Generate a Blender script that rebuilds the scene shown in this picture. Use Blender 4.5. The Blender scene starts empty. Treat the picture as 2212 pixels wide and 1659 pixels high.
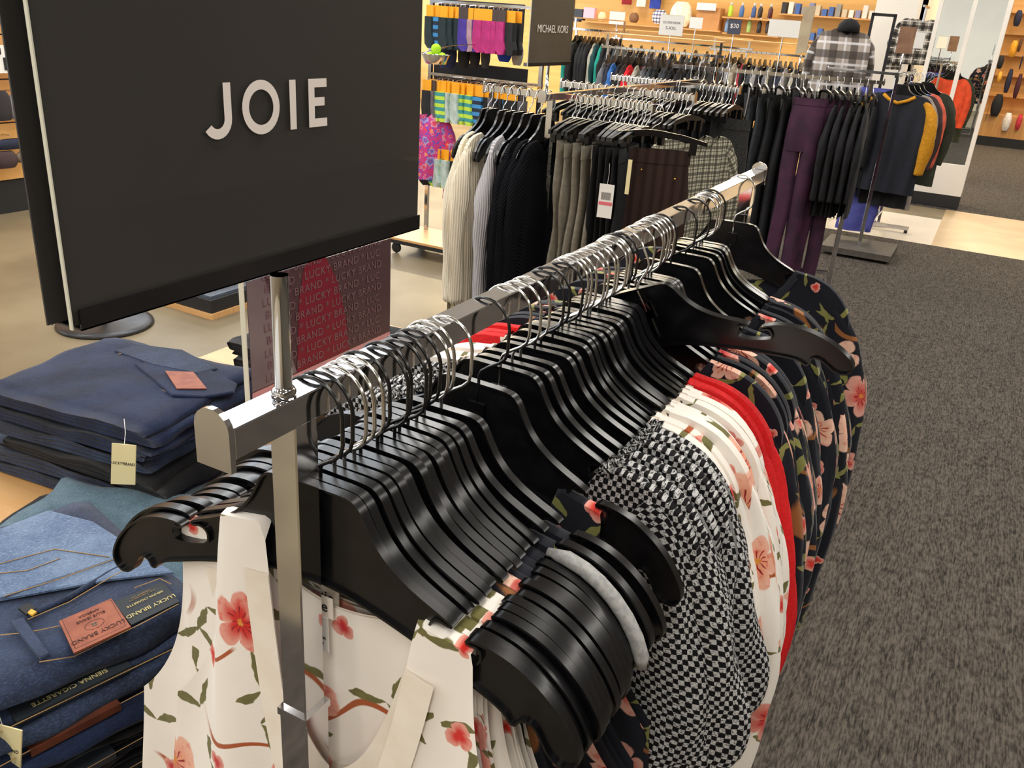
import bpy, math, random
from mathutils import Vector, Matrix, geometry
random.seed(7)
S = bpy.context.scene
COL = S.collection
PI = math.pi

# ------------------------------------------------------------------ camera
IW, IH, FPX = 2212, 1659, 1870.0
YAW, PITCH, ROLL, CZ = 0.46899, 0.40512, 0.07273, 1.58
def cam_axes():
    cy, sy, cp, sp = math.cos(YAW), math.sin(YAW), math.cos(PITCH), math.sin(PITCH)
    f = Vector((-sy*cp, cy*cp, -sp)); r = Vector((cy, sy, 0)); u = r.cross(f)
    c, s = math.cos(ROLL), math.sin(ROLL)
    return c*r + s*u, -s*r + c*u, f
CR, CU, CF = cam_axes()
cd = bpy.data.cameras.new('camera'); cam = bpy.data.objects.new('camera', cd); COL.objects.link(cam)
cd.sensor_fit = 'HORIZONTAL'; cd.sensor_width = 36.0; cd.lens = 36.0*FPX/IW
cd.clip_start = 0.02; cd.clip_end = 80
cam.matrix_world = Matrix(((CR.x, CU.x, -CF.x, 0), (CR.y, CU.y, -CF.y, 0), (CR.z, CU.z, -CF.z, CZ), (0, 0, 0, 1)))
S.camera = cam
def ray(x, y): return CR*((x-IW/2)/FPX) - CU*((y-IH/2)/FPX) + CF
def aty(x, y, Y):
    d = ray(x, y); k = Y/d.y; return Vector((d.x*k, Y, CZ+d.z*k))
def atz(x, y, Z):
    d = ray(x, y); k = (Z-CZ)/d.z; return Vector((d.x*k, d.y*k, Z))

# ------------------------------------------------------------------ world, lamps, exposure
S.view_settings.view_transform = 'Standard'; S.view_settings.look = 'None'
S.view_settings.gamma = 1.0; S.view_settings.exposure = 0.38
try: S.view_settings.use_curve_mapping = False
except Exception: pass
w = bpy.data.worlds.new('world'); S.world = w; w.use_nodes = True
w.node_tree.nodes['Background'].inputs[0].default_value = (0.9, 0.95, 1, 1)
w.node_tree.nodes['Background'].inputs[1].default_value = 0.6
def area(name, loc, rot, sx, sy, power, col):
    l = bpy.data.lights.new(name, 'AREA'); l.shape = 'RECTANGLE'; l.size = sx; l.size_y = sy
    l.energy = power; l.color = col
    o = bpy.data.objects.new(name, l); COL.objects.link(o); o.location = loc; o.rotation_euler = rot
    return o
WARM = (1.0, 0.955, 0.89)
for iy in range(9):
    for ix in range(5):
        area('ceiling_lamp', (-7.6+2.6*ix, -3.6+2.6*iy, 3.45), (0, 0, 0), 0.55, 1.2, 24, WARM)
area('skylight', (-3.5, 3.7, 3.42), (0, 0, 0), 2.4, 2.0, 45, (0.80, 0.90, 1.0))
# daylight through the shop windows
area('window_daylight', (-9.7, 6.0, 1.9), (0, -PI/2, 0), 2.6, 17.0, 330, (0.70, 0.84, 1.0))
area('window_daylight', (-4.2, -5.8, 1.9), (PI/2, 0, 0), 9.0, 2.4, 22, (0.80, 0.90, 1.0))
# shelf strip lamps that light the far merchandise wall
area('shelf_lamp', (-5.4, 12.6, 3.0), (-0.75, 0, 0), 8.0, 0.15, 300, (1.0, 0.80, 0.48))
area('shelf_lamp', (1.2, 16.6, 3.0), (-0.75, 0, 0), 5.0, 0.15, 110, (1.0, 0.80, 0.48))

# ------------------------------------------------------------------ helpers
def lin(c):
    r = []
    for v in c:
        v /= 255.0
        r.append(v/12.92 if v <= .04045 else ((v+.055)/1.055)**2.4)
    return tuple(r)
class G:
    def __init__(s): s.v = []; s.f = []; s.uv = []; s.M = None
    def add(s, vs, fs, uvs=None):
        b = len(s.v)
        for p in vs:
            p = Vector(p); s.v.append(s.M @ p if s.M else p)
        s.uv += list(uvs) if uvs else [(p[0], p[2]) for p in vs]
        s.f += [tuple(b+i for i in f) for f in fs]
        return s
    def box(s, x0, x1, y0, y1, z0, z1):
        vs = [(x0,y0,z0),(x1,y0,z0),(x1,y1,z0),(x0,y1,z0),(x0,y0,z1),(x1,y0,z1),(x1,y1,z1),(x0,y1,z1)]
        return s.add(vs, [(0,3,2,1),(4,5,6,7),(0,1,5,4),(1,2,6,5),(2,3,7,6),(3,0,4,7)])
    def rbox(s, x0, x1, y0, y1, z0, z1, b):
        # box with chamfered vertical outline (8-gon in XY) and chamfered top/bottom
        def ring(i, z): 
            a0, a1, c0, c1 = x0+i, x1-i, y0+i, y1-i
            return [(a0+b,c0,z),(a1-b,c0,z),(a1,c0+b,z),(a1,c1-b,z),(a1-b,c1,z),(a0+b,c1,z),(a0,c1-b,z),(a0,c0+b,z)]
        vs = ring(b*.7, z0)+ring(0, z0+b*.7)+ring(0, z1-b*.7)+ring(b*.7, z1)
        fs = [tuple(range(7,-1,-1)), tuple(range(24,32))]
        for k in range(3):
            for i in range(8):
                j = (i+1) % 8; fs.append((k*8+i, k*8+j, k*8+8+j, k*8+8+i))
        return s.add(vs, fs)
    def grid(s, rows, uvs=None, close=False):
        nr, nc = len(rows), len(rows[0]); vs = [p for r in rows for p in r]
        fs = []
        for i in range(nr-1):
            for j in range(nc-1 if not close else nc):
                k = (j+1) % nc
                fs.append((i*nc+j, i*nc+k, (i+1)*nc+k, (i+1)*nc+j))
        return s.add(vs, fs, [q for r in uvs for q in r] if uvs else None)
    def tube(s, pts, r, n=8, rads=None, sect=None, cap=True, closed=False, up=Vector((0,1,0))):
        pts = [Vector(p) for p in pts]; m = len(pts); rows = []; uvr = []; L = 0
        for i, p in enumerate(pts):
            a = pts[(i-1) % m] if (closed or i > 0) else p; c = pts[(i+1) % m] if (closed or i < m-1) else p
            t = (c-a).normalized()
            n1 = t.cross(up)
            if n1.length < 1e-3: n1 = t.cross(Vector((1,0,0)))
            n1.normalize(); n2 = t.cross(n1).normalized()
            rr = rads[i] if rads else (r, r)
            if not isinstance(rr, tuple): rr = (rr, rr)
            if i: L += (p-pts[i-1]).length
            row = []; ur = []
            for k in range(n):
                an = 2*PI*k/n; w_ = sect(i, an) if sect else 1.0
                row.append(p + n1*(math.cos(an)*rr[0]*w_) + n2*(math.sin(an)*rr[1]*w_))
                ur.append((an*(rr[0]+rr[1])*.5, -L))
            rows.append(row); uvr.append(ur)
        if closed: rows.append(rows[0]); uvr.append(uvr[0])
        s.grid(rows, uvr, close=True)
        if cap and not closed:
            b = len(s.v)
            s.f.append(tuple(b-n+k for k in range(n)))
            s.f.append(tuple(b-n*m+k for k in range(n-1, -1, -1)))
        return s
    def lathe(s, prof, n=24, c=(0,0,0)):
        rows = [[(c[0]+r*math.cos(2*PI*k/n), c[1]+r*math.sin(2*PI*k/n), c[2]+z) for k in range(n)] for r, z in prof]
        s.grid(rows, close=True); return s
    def prism(s, outl, y0, y1, sides=True):
        n = len(outl); tri = geometry.tessellate_polygon([[Vector((x, z, 0)) for x, z in outl]])
        vs = [(x, y0, z) for x, z in outl]+[(x, y1, z) for x, z in outl]
        fs = [t for t in tri]+[tuple(n+i for i in reversed(t)) for t in tri]
        if sides: fs += [(i, (i+1) % n, n+(i+1) % n, n+i) for i in range(n)]
        return s.add(vs, fs)
    def build(s, name, mat, parent=None, smooth=False, loc=None, rot=None, two=None):
        me = bpy.data.meshes.new(name); me.from_pydata([tuple(p) for p in s.v], [], s.f)
        uvl = me.uv_layers.new(name='UVMap')
        for lp in me.loops: uvl.data[lp.index].uv = s.uv[lp.vertex_index]
        me.materials.append(mat)
        if smooth: me.polygons.foreach_set('use_smooth', [True]*len(me.polygons))
        me.update()
        o = bpy.data.objects.new(name, me); COL.objects.link(o)
        if parent is not None: o.parent = parent
        if loc is not None: o.location = loc
        if rot is not None: o.rotation_euler = rot
        return o
def sharp(o, ang=35):
    me = o.data
    try: me.set_sharp_from_angle(angle=math.radians(ang))
    except Exception: pass
    return o
def tag(o, label, cat, group=None, kind=None):
    if label: o['label'] = label
    if cat: o['category'] = cat
    if group: o['group'] = group
    if kind: o['kind'] = kind
    return o
def plab(o, label): o['label'] = label; return o
def empty(name, loc, rz=0.0, label=None, cat=None, group=None):
    o = bpy.data.objects.new(name, None); o.empty_display_size = .05; COL.objects.link(o)
    o.location = loc; o.rotation_euler = (0, 0, rz)
    return tag(o, label, cat, group)
def struct(o): o['kind'] = 'structure'; return o
def kids(o): return [c for c in bpy.data.objects if c.parent == o]
CH = {}
def dup(o, loc=None, rot=None, label=None, group=None, mats=None, scale=None):
    r = o.copy(); COL.objects.link(r)
    if loc is not None: r.location = loc
    if rot is not None: r.rotation_euler = rot
    if scale is not None: r.scale = scale
    if label: r['label'] = label
    if group: r['group'] = group
    if o.name not in CH:
        CH[o.name] = [(c, [g for g in kids(c)]) for c in kids(o)]
    for c, gs in CH[o.name]:
        cc = c.copy(); COL.objects.link(cc); cc.parent = r
        for g in gs:
            gg = g.copy(); COL.objects.link(gg); gg.parent = cc
    return r
ONES = ['', 'first', 'second', 'third', 'fourth', 'fifth', 'sixth', 'seventh', 'eighth', 'ninth', 'tenth', 'eleventh', 'twelfth',
        'thirteenth', 'fourteenth', 'fifteenth', 'sixteenth', 'seventeenth', 'eighteenth', 'nineteenth']
TENS = {2: ('twentieth', 'twenty'), 3: ('thirtieth', 'thirty'), 4: ('fortieth', 'forty'), 5: ('fiftieth', 'fifty')}
def nth(n):
    if n < 20: return ONES[n]
    t, o = divmod(n, 10)
    return TENS[t][0] if o == 0 else TENS[t][1]+'-'+ONES[o]
def text_mesh(name, body, size, mat, origin, right, up, parent=None, align='CENTER', ext=.0002, sp=1.0):
    c = bpy.data.curves.new('txt', 'FONT'); c.body = body; c.size = size; c.align_x = align; c.align_y = 'CENTER'
    c.extrude = ext; c.space_character = sp; c.resolution_u = 3
    o = bpy.data.objects.new('txt', c); COL.objects.link(o)
    bpy.context.view_layer.update()
    dg = bpy.context.evaluated_depsgraph_get()
    me = bpy.data.meshes.new_from_object(o.evaluated_get(dg)); bpy.data.objects.remove(o)
    right = Vector(right).normalized(); up = Vector(up).normalized(); nn = right.cross(up)
    M = Matrix(((right.x, up.x, nn.x, origin[0]), (right.y, up.y, nn.y, origin[1]), (right.z, up.z, nn.z, origin[2]), (0,0,0,1)))
    me.transform(M); me.materials.clear(); me.materials.append(mat)
    t = bpy.data.objects.new(name, me); COL.objects.link(t)
    if parent is not None: t.parent = parent
    return t

# ------------------------------------------------------------------ materials
def nm(name):
    m = bpy.data.materials.new(name); m.use_nodes = True
    nt = m.node_tree; b = nt.nodes['Principled BSDF']; return m, nt, b
def seti(b, **k):
    mp = {'rough': 'Roughness', 'metal': 'Metallic', 'spec': 'Specular IOR Level', 'trans': 'Transmission Weight', 'ior': 'IOR',
          'coat': 'Coat Weight', 'sheen': 'Sheen Weight', 'alpha': 'Alpha'}
    for a, v in k.items():
        if mp[a] in b.inputs: b.inputs[mp[a]].default_value = v
def plain(name, col, **k):
    m, nt, b = nm(name); b.inputs['Base Color'].default_value = (*lin(col), 1); seti(b, rough=.5); seti(b, **k); return m
class NT:
    def __init__(s, nt): s.nt = nt
    def n(s, t, **k):
        o = s.nt.nodes.new(t)
        for a, v in k.items(): setattr(o, a, v)
        return o
    def L(s, a, b): s.nt.links.new(a, b)
    def m(s, op, a, b=None, c=None, clamp=False):
        o = s.n('ShaderNodeMath', operation=op); o.use_clamp = clamp
        for i, x in enumerate((a, b, c)):
            if x is None: continue
            if isinstance(x, (int, float)): o.inputs[i].default_value = x
            else: s.L(x, o.inputs[i])
        return o.outputs[0]
    def sstep(s, x, a, b):
        o = s.n('ShaderNodeMapRange', interpolation_type='SMOOTHSTEP'); s.L(x, o.inputs[0])
        o.inputs[1].default_value = a; o.inputs[2].default_value = b; o.inputs[3].default_value = 0; o.inputs[4].default_value = 1
        return o.outputs[0]
    def mix(s, f, a, b):
        o = s.n('ShaderNodeMix', data_type='RGBA')
        if isinstance(f, (int, float)): o.inputs[0].default_value = f
        else: s.L(f, o.inputs[0])
        for i, x in ((6, a), (7, b)):
            if isinstance(x, tuple): o.inputs[i].default_value = (*x[:3], 1)
            else: s.L(x, o.inputs[i])
        return o.outputs[2]
    def uv(s, scale=(1,1,1), off=(0,0,0), rnd=0.0):
        u = s.n('ShaderNodeUVMap'); mp = s.n('ShaderNodeMapping'); s.L(u.outputs[0], mp.inputs[0])
        mp.inputs['Scale'].default_value = scale; mp.inputs['Location'].default_value = off
        v = mp.outputs[0]
        if rnd:
            oi = s.n('ShaderNodeObjectInfo'); cx = s.n('ShaderNodeCombineXYZ')
            s.L(s.m('MULTIPLY', oi.outputs['Random'], rnd), cx.inputs[0]); s.L(s.m('MULTIPLY', oi.outputs['Random'], rnd*1.7), cx.inputs[1])
            a = s.n('ShaderNodeVectorMath', operation='ADD'); s.L(v, a.inputs[0]); s.L(cx.outputs[0], a.inputs[1]); v = a.outputs[0]
        return v
    def obj(s, scale=(1,1,1)):
        u = s.n('ShaderNodeTexCoord'); mp = s.n('ShaderNodeMapping'); s.L(u.outputs['Object'], mp.inputs[0])
        mp.inputs['Scale'].default_value = scale; return mp.outputs[0]
    def noise(s, v, scale, det=3, rough=.5, col=False):
        o = s.n('ShaderNodeTexNoise'); s.L(v, o.inputs['Vector']); o.inputs['Scale'].default_value = scale
        o.inputs['Detail'].default_value = det; o.inputs['Roughness'].default_value = rough
        return o.outputs['Color' if col else 'Fac']
    def bump(s, h, b, strength=.3, dist=.002):
        o = s.n('ShaderNodeBump'); s.L(h, o.inputs['Height']); o.inputs['Strength'].default_value = strength
        o.inputs['Distance'].default_value = dist; s.L(o.outputs[0], b.inputs['Normal'])
def noisy(name, c1, c2, scale=20, stretch=(1,1,1), bump=0, bd=.002, det=4, uv=False, lo=.35, hi=.65, **k):
    m, nt, b = nm(name); T = NT(nt); v = T.uv(stretch) if uv else T.obj(stretch)
    n = T.noise(v, scale, det); f = T.sstep(n, lo, hi)
    T.L(T.mix(f, lin(c1), lin(c2)), b.inputs['Base Color']); seti(b, rough=.6); seti(b, **k)
    if bump: T.bump(n, b, bump, bd)
    return m
def floral(name, base, fcols, leaf, branch, dens=1.08):
    """painted flowers, leaf sprays and thin branches printed on cloth (UV in metres)"""
    m, nt, b = nm(name); T = NT(nt); P = T.uv(rnd=3.0)
    wob = T.n('ShaderNodeVectorMath', operation='MULTIPLY_ADD'); T.L(T.noise(P, 60, 2, col=True), wob.inputs[0])
    wob.inputs[1].default_value = (.010, .010, 0); T.L(P, wob.inputs[2]); Pw = wob.outputs[0]
    col = lin(base); 
    def vor(scale, off):
        mp = T.n('ShaderNodeMapping'); T.L(Pw, mp.inputs[0]); mp.inputs['Location'].default_value = off
        vo = T.n('ShaderNodeTexVoronoi', voronoi_dimensions='2D'); T.L(mp.outputs[0], vo.inputs['Vector'])
        vo.inputs['Scale'].default_value = scale; vo.inputs['Randomness'].default_value = .75
        d = T.n('ShaderNodeVectorMath', operation='SUBTRACT'); T.L(mp.outputs[0], d.inputs[0]); T.L(vo.outputs['Position'], d.inputs[1])
        sp = T.n('ShaderNodeSeparateXYZ'); T.L(d.outputs[0], sp.inputs[0])
        sc = T.n('ShaderNodeSeparateColor'); T.L(vo.outputs['Color'], sc.inputs[0])
        x, y = sp.outputs[0], sp.outputs[1]
        r = T.m('SQRT', T.m('ADD', T.m('MULTIPLY', x, x), T.m('MULTIPLY', y, y)))
        return x, y, r, T.m('ARCTAN2', y, x), sc.outputs
    cur = col
    # branches
    nb = T.noise(P, 5.5, 1); ln = T.m('ABSOLUTE', T.m('SUBTRACT', nb, .5)); thin = T.m('SUBTRACT', 1.0, T.sstep(ln, .006, .010))
    msk = T.sstep(T.noise(P, 9.0, 0), .50, .56)
    cur = T.mix(T.m('MULTIPLY', thin, msk), cur, lin(branch))
    # leaves (pairs)
    for sc_, off, th in ((11*dens, (3.1, 1.7, 0), .36), (16*dens, (7.7, 5.2, 0), .50)):
        x, y, r, a, c = vor(sc_, off)
        ang = T.m('MULTIPLY', c[1], 6.28)
        ca, sa = T.m('COSINE', ang), T.m('SINE', ang)
        X = T.m('ADD', T.m('MULTIPLY', x, ca), T.m('MULTIPLY', y, sa)); Y = T.m('SUBTRACT', T.m('MULTIPLY', y, ca), T.m('MULTIPLY', x, sa))
        AX = T.m('SUBTRACT', T.m('ABSOLUTE', X), .016); Y2 = T.m('SUBTRACT', Y, T.m('MULTIPLY', T.m('ABSOLUTE', X), .55))
        e = T.m('ADD', T.m('POWER', T.m('DIVIDE', T.m('ABSOLUTE', AX), .0165), 2.0), T.m('DIVIDE', T.m('ABSOLUTE', Y2), .0048))
        mk = T.m('MULTIPLY', T.m('SUBTRACT', 1.0, T.sstep(e, .85, 1.05)), T.m('GREATER_THAN', c[0], th))
        lf = T.mix(T.noise(P, 90, 2), lin(leaf), tuple(v*1.9 for v in lin(leaf)))
        cur = T.mix(mk, cur, lf)
    # small buds then large flowers
    for sc_, off, R0, th, npet in ((14*dens, (1.3, 8.4, 0), .0105, .42, 3), (7.4*dens, (0, 0, 0), .030, .28, 5)):
        x, y, r, a, c = vor(sc_, off)
        pet = T.m('ABSOLUTE', T.m('COSINE', T.m('MULTIPLY_ADD', a, npet/2.0, T.m('MULTIPLY', c[1], 6.0))))
        R = T.m('MULTIPLY', T.m('MULTIPLY_ADD', T.m('POWER', pet, .5), .48, .55), T.m('MULTIPLY_ADD', c[2], R0*.7, R0*.62))
        mk = T.m('MULTIPLY', T.m('SUBTRACT', 1.0, T.sstep(T.m('DIVIDE', r, R), .93, 1.02)), T.m('GREATER_THAN', c[0], th))
        q = T.m('DIVIDE', r, R)
        ca_, cb_, cc_ = [lin(k_) for k_ in fcols]
        tone = T.mix(T.sstep(c[1], .35, .65), ca_, cb_) if npet == 5 else T.mix(T.sstep(c[1], .3, .4), cc_, cb_)
        fl = T.mix(T.m('MULTIPLY', T.sstep(q, .25, .9), .55), tone, T.mix(.55, ca_, (1, .85, .72)))
        if npet == 5:
            rays = T.m('MULTIPLY', T.sstep(T.m('COSINE', T.m('MULTIPLY', a, 11)), .55, .85), T.m('SUBTRACT', 1.0, T.sstep(q, .42, .52)))
            fl = T.mix(rays, fl, lin((150, 25, 30)))
            fl = T.mix(T.m('SUBTRACT', 1.0, T.sstep(q, .09, .13)), fl, lin((225, 150, 60)))
        fl = T.mix(T.m('MULTIPLY', T.sstep(T.noise(P, 120, 3), .5, .7), .5), fl, cb_)
        cur = T.mix(mk, cur, fl)
    T.L(cur, b.inputs['Base Color']); seti(b, rough=.75, sheen=.15, spec=.25)
    T.bump(T.noise(P, 14, 3), b, .35, .004)
    return m
def houndstooth():
    m, nt, b = nm('knit_check'); T = NT(nt); P = T.uv((1,1,1), rnd=2.0)
    wob = T.n('ShaderNodeVectorMath', operation='MULTIPLY_ADD'); T.L(T.noise(P, 90, 2, col=True), wob.inputs[0])
    wob.inputs[1].default_value = (.0045, .0045, 0); T.L(P, wob.inputs[2])
    sp = T.n('ShaderNodeSeparateXYZ'); T.L(wob.outputs[0], sp.inputs[0])
    k = 2*PI/.0085
    u = T.m('SINE', T.m('MULTIPLY', sp.outputs[0], k)); v = T.m('SINE', T.m('MULTIPLY', sp.outputs[1], k*.8))
    f = T.sstep(T.m('MULTIPLY', u, v), -.08, .12)
    fine = T.noise(P, 700, 2)
    f2 = T.m('MULTIPLY', f, T.sstep(fine, .30, .55))
    T.L(T.mix(f2, lin((20, 20, 22)), lin((205, 205, 205))), b.inputs['Base Color']); seti(b, rough=.85, spec=.2)
    T.bump(T.m('ADD', fine, f), b, .5, .0015)
    return m
def denim(name, c, c2, twill=.5, fade=.0):
    m, nt, b = nm(name); T = NT(nt); v = T.obj()
    n = T.noise(T.obj((1,1,.5)), 14, 5, .65); fine = T.noise(T.obj((1.6,.5,1)), 520, 2, .7)
    base = T.mix(T.sstep(n, .30, .72), lin(c), lin(c2))
    base = T.mix(T.m('MULTIPLY', T.sstep(fine, .45, .75), twill), base, tuple(min(1, x*2.1+.012) for x in lin(c2)))
    T.L(base, b.inputs['Base Color']); seti(b, rough=.85, spec=.2, sheen=.1)
    T.bump(T.m('ADD', fine, T.m('MULTIPLY', n, 2.0)), b, .45, .0016); return m
def plaid(name, base, dark, light, k1=.06, use='obj'):
    m, nt, b = nm(name); T = NT(nt); sp = T.n('ShaderNodeSeparateXYZ'); T.L(T.uv(), sp.inputs[0])
    def band(o, per, wd, off=0): 
        f = T.m('FRACT', T.m('DIVIDE', T.m('ADD', o, off), per)); return T.m('SUBTRACT', 1.0, T.sstep(T.m('ABSOLUTE', T.m('SUBTRACT', f, .5)), wd, wd+.05))
    cur = lin(base)
    for o in (sp.outputs[0], sp.outputs[1]):
        cur = T.mix(T.m('MULTIPLY', band(o, k1, .16), .75), cur, lin(dark))
        cur = T.mix(T.m('MULTIPLY', band(o, k1, .03, k1*.45), .7), cur, lin(light))
    T.L(cur, b.inputs['Base Color']); seti(b, rough=.9, spec=.15); return m
def ribbed(name, c, c2, k=.008, diag=0.0):
    m, nt, b = nm(name); T = NT(nt); sp = T.n('ShaderNodeSeparateXYZ'); T.L(T.uv(), sp.inputs[0])
    s_ = T.m('SINE', T.m('MULTIPLY', T.m('ADD', sp.outputs[0], T.m('MULTIPLY', sp.outputs[1], diag)), 2*PI/k))
    f = T.sstep(s_, -.9, .3)
    T.L(T.mix(f, lin(c2), lin(c)), b.inputs['Base Color']); seti(b, rough=.95, spec=.1); T.bump(s_, b, .6, .003); return m
def glass(name, tint=(255,255,255), rough=.02):
    m, nt, b = nm(name); T = NT(nt)
    tr = T.n('ShaderNodeBsdfTransparent'); tr.inputs[0].default_value = (*lin(tint), 1)
    gl = T.n('ShaderNodeBsdfGlossy'); gl.inputs['Roughness'].default_value = rough
    fr = T.n('ShaderNodeFresnel'); fr.inputs[0].default_value = 1.45
    mx = T.n('ShaderNodeMixShader'); ge = T.n('ShaderNodeNewGeometry'); T.L(T.m('MULTIPLY', fr.outputs[0], T.m('SUBTRACT', 1.0, ge.outputs['Backfacing'])), mx.inputs[0]); T.L(tr.outputs[0], mx.inputs[1]); T.L(gl.outputs[0], mx.inputs[2])
    T.L(mx.outputs[0], nt.nodes['Material Output'].inputs[0]); return m

CHROME = noisy('chrome', (225,225,228), (200,200,204), 6, metal=1.0, rough=.07)
CHROME_D = noisy('dark_chrome', (120,120,128), (90,90,98), 6, metal=1.0, rough=.06)
WIRE_S = noisy('silver_wire', (225,224,220), (205,204,200), 40, metal=1.0, rough=.18)
WIRE_B = noisy('black_wire', (16,16,17), (26,26,27), 60, rough=.22, spec=.6)
PLASTIC = noisy('black_plastic', (10,10,12), (19,19,21), 45, (1,6,1), bump=.06, bd=.0006, rough=.26, spec=.5)
FLOR_W = floral('white_floral_crepe', (250,243,234), ((240,160,128), (214,42,34), (196,34,44)), (96,92,52), (176,88,44))
FLOR_N = floral('navy_floral_crepe', (17,20,32), ((236,178,150), (206,62,56), (222,60,50)), (112,112,62), (150,96,52))
CREAM = noisy('cream_crepe', (246,236,222), (240,228,212), 30, uv=True, rough=.75, bump=.2)
NAVY = noisy('navy_crepe', (18,21,32), (24,27,40), 30, uv=True, rough=.75)
RED = noisy('red_crepe', (226,22,26), (206,16,22), 260, uv=True, rough=.8, bump=.3, bd=.001)
KNIT = houndstooth()
FOAM = noisy('grey_foam', (150,150,150), (176,176,174), 200, rough=.55)
SIGNB = noisy('sign_print_dark', (62,60,58), (68,65,63), 3, rough=.3, spec=.45)
SIGNW = plain('sign_print_light', (250,240,232), rough=.5)
ACRY = glass('clear_acrylic')
ACRE = plain('acrylic_edge', (226,224,206), rough=.25, spec=.6)
WOOD = noisy('maple_wood', (226,178,120), (214,162,104), 3.5, (1,9,1), rough=.38, bump=.03)
WOODD = noisy('slat_wood', (214,160,98), (200,146,86), 3, (9,1,1), rough=.5)
TOE = plain('toe_kick', (30,31,34), rough=.6)
LABEL = plain('black_label', (32,40,48), rough=.7)
GOLD = plain('gold_ink', (205,190,130), rough=.6)
LEATHER = noisy('brown_leather', (156,84,56), (138,70,46), 60, rough=.6, bump=.15)
LEATHER2 = noisy('dark_leather', (98,48,26), (84,40,22), 60, rough=.6, bump=.15)
INK = plain('dark_ink', (78,38,26), rough=.7)
INKB = plain('black_ink', (26,26,30), rough=.7)
STITCH = plain('tan_thread', (176,142,96), rough=.8)
PAPER = noisy('paper_tag', (238,226,176), (232,220,168), 8, rough=.7)
WHITEP = plain('white_card', (238,236,230), rough=.5)
WHITE = noisy('white_paint', (242,238,230), (236,232,224), 2, rough=.5)
DEN_L = denim('light_blue_denim', (72,92,126), (112,132,160))
DEN_M = denim('mid_blue_denim', (32,39,56), (52,65,92))
DEN_D = denim('dark_navy_denim', (16,24,46), (30,44,76), .3)
DEN_B = denim('black_denim', (10,11,16), (20,22,28), .15)
DEN_G = denim('grey_blue_denim', (60,82,98), (92,116,130))
OLIVEG = noisy('grey_twill', (122,116,104), (134,128,114), 60, uv=True, rough=.85)
BROWNK = ribbed('brown_knit', (60,46,42), (48,36,33), .03)
BLACKF = noisy('black_fabric', (14,14,17), (24,24,28), 20, uv=True, rough=.85)
DKGREY = noisy('charcoal_fabric', (34,38,42), (46,50,54), 20, uv=True, rough=.85)
TWEED = noisy('black_tweed', (22,22,24), (110,108,104), 380, uv=True, rough=.9, lo=.45, hi=.8)
PURPLE = noisy('purple_fabric', (48,18,42), (68,28,56), 8, uv=True, rough=.8)
CREAMK = ribbed('cream_rib_knit', (255,248,228), (240,226,198), .009)
GREYK = ribbed('grey_rib_knit', (206,204,208), (170,168,174), .009)
BLACKK = ribbed('black_rib_knit', (22,23,28), (15,15,19), .010, .8)
MUST = noisy('mustard_knit', (218,152,24), (200,136,18), 60, uv=True, rough=.85)
PERI = noisy('periwinkle_fabric', (78,80,160), (92,96,178), 12, uv=True, rough=.8)
OLIVE = noisy('olive_fabric', (52,56,42), (60,64,50), 12, uv=True, rough=.85)
PLAIDC = plaid('cream_black_plaid', (200,194,172), (70,68,60), (40,38,36), .03)
PLAIDG = plaid('grey_white_plaid', (170,160,152), (66,58,54), (232,230,232), .16)
PLAIDB = plaid('black_white_plaid', (150,146,140), (22,22,24), (230,230,228), .10)
def flat(name, c, **k): return noisy(name, c, tuple(min(255, int(v*1.12+4)) for v in c), 14, uv=True, rough=.8, **k)

# ------------------------------------------------------------------ room shell
CARPET = None
def mk_carpet():
    m, nt, b = nm('carpet'); T = NT(nt)
    n1 = T.noise(T.obj((1, .22, 1)), 150, 2, .6); n2 = T.noise(T.obj((1, .4, 1)), 45, 2); n3 = T.noise(T.obj(), 900, 2)
    n4 = T.noise(T.obj((1, .04, 1)), 260, 1)
    f = T.m('ADD', T.m('MULTIPLY', T.sstep(n1, .38, .62), .55), T.m('MULTIPLY', T.sstep(n2, .35, .65), .25))
    f = T.m('MULTIPLY', T.m('ADD', f, T.m('MULTIPLY', T.sstep(n4, .35, .65), .35)), T.m('MULTIPLY_ADD', T.sstep(n3, .2, .62), .5, .5))
    T.L(T.mix(f, lin((46, 43, 40)), lin((112, 104, 95))), b.inputs['Base Color']); seti(b, rough=.95, spec=.1)
    T.bump(T.m('ADD', n3, n4), b, .6, .004); return m
CARPET = mk_carpet()
CONC = noisy('polished_concrete', (118,105,82), (137,124,99), 1.6, rough=.42, det=6, spec=.3)
TANT = noisy('tan_tile', (206,180,140), (190,162,120), 2.5, rough=.3)
WTILE = noisy('white_tile', (222,212,194), (214,204,186), 2.5, rough=.3)
CEIL = plain('ceiling_paint', (205,207,210), rough=.9)
WALLP = noisy('wall_paint', (226,214,190), (220,208,184), 2, rough=.8)
struct(G().box(-10.2, 5.2, -6.4, 19, -.1, 0).build('floor', CONC))
struct(G().box(-2.0, 5.0, -.72, 8.07, .0, .006).build('floor', CARPET))
struct(G().box(-1.6, 5.0, 10.05, 18.0, .0, .006).build('floor', CARPET))
struct(G().box(-.22, 5.0, 8.07, 10.05, .0, .005).build('floor', TANT))
struct(G().box(-1.6, -.22, 8.07, 9.4, .0, .005).build('floor', WTILE))
struct(G().box(-10.2, 5.2, -6.4, 19, 3.6, 3.7).build('ceiling', CEIL))
struct(G().box(-10.3, 5.2, -6.5, -6.4, 0, 3.6).build('wall_near', WALLP))
struct(G().box(5.0, 5.1, -6.4, 19, 0, 3.6).build('wall_right', plain('grey_wall', (96,90,80), rough=.9)))
struct(G().box(-10.2, -1.2, 14.0, 14.2, 0, 3.6).build('wall_back', noisy('warm_slatwall', (240,190,112), (230,178,100), 2, (.2,.2,8), rough=.6)))
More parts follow.
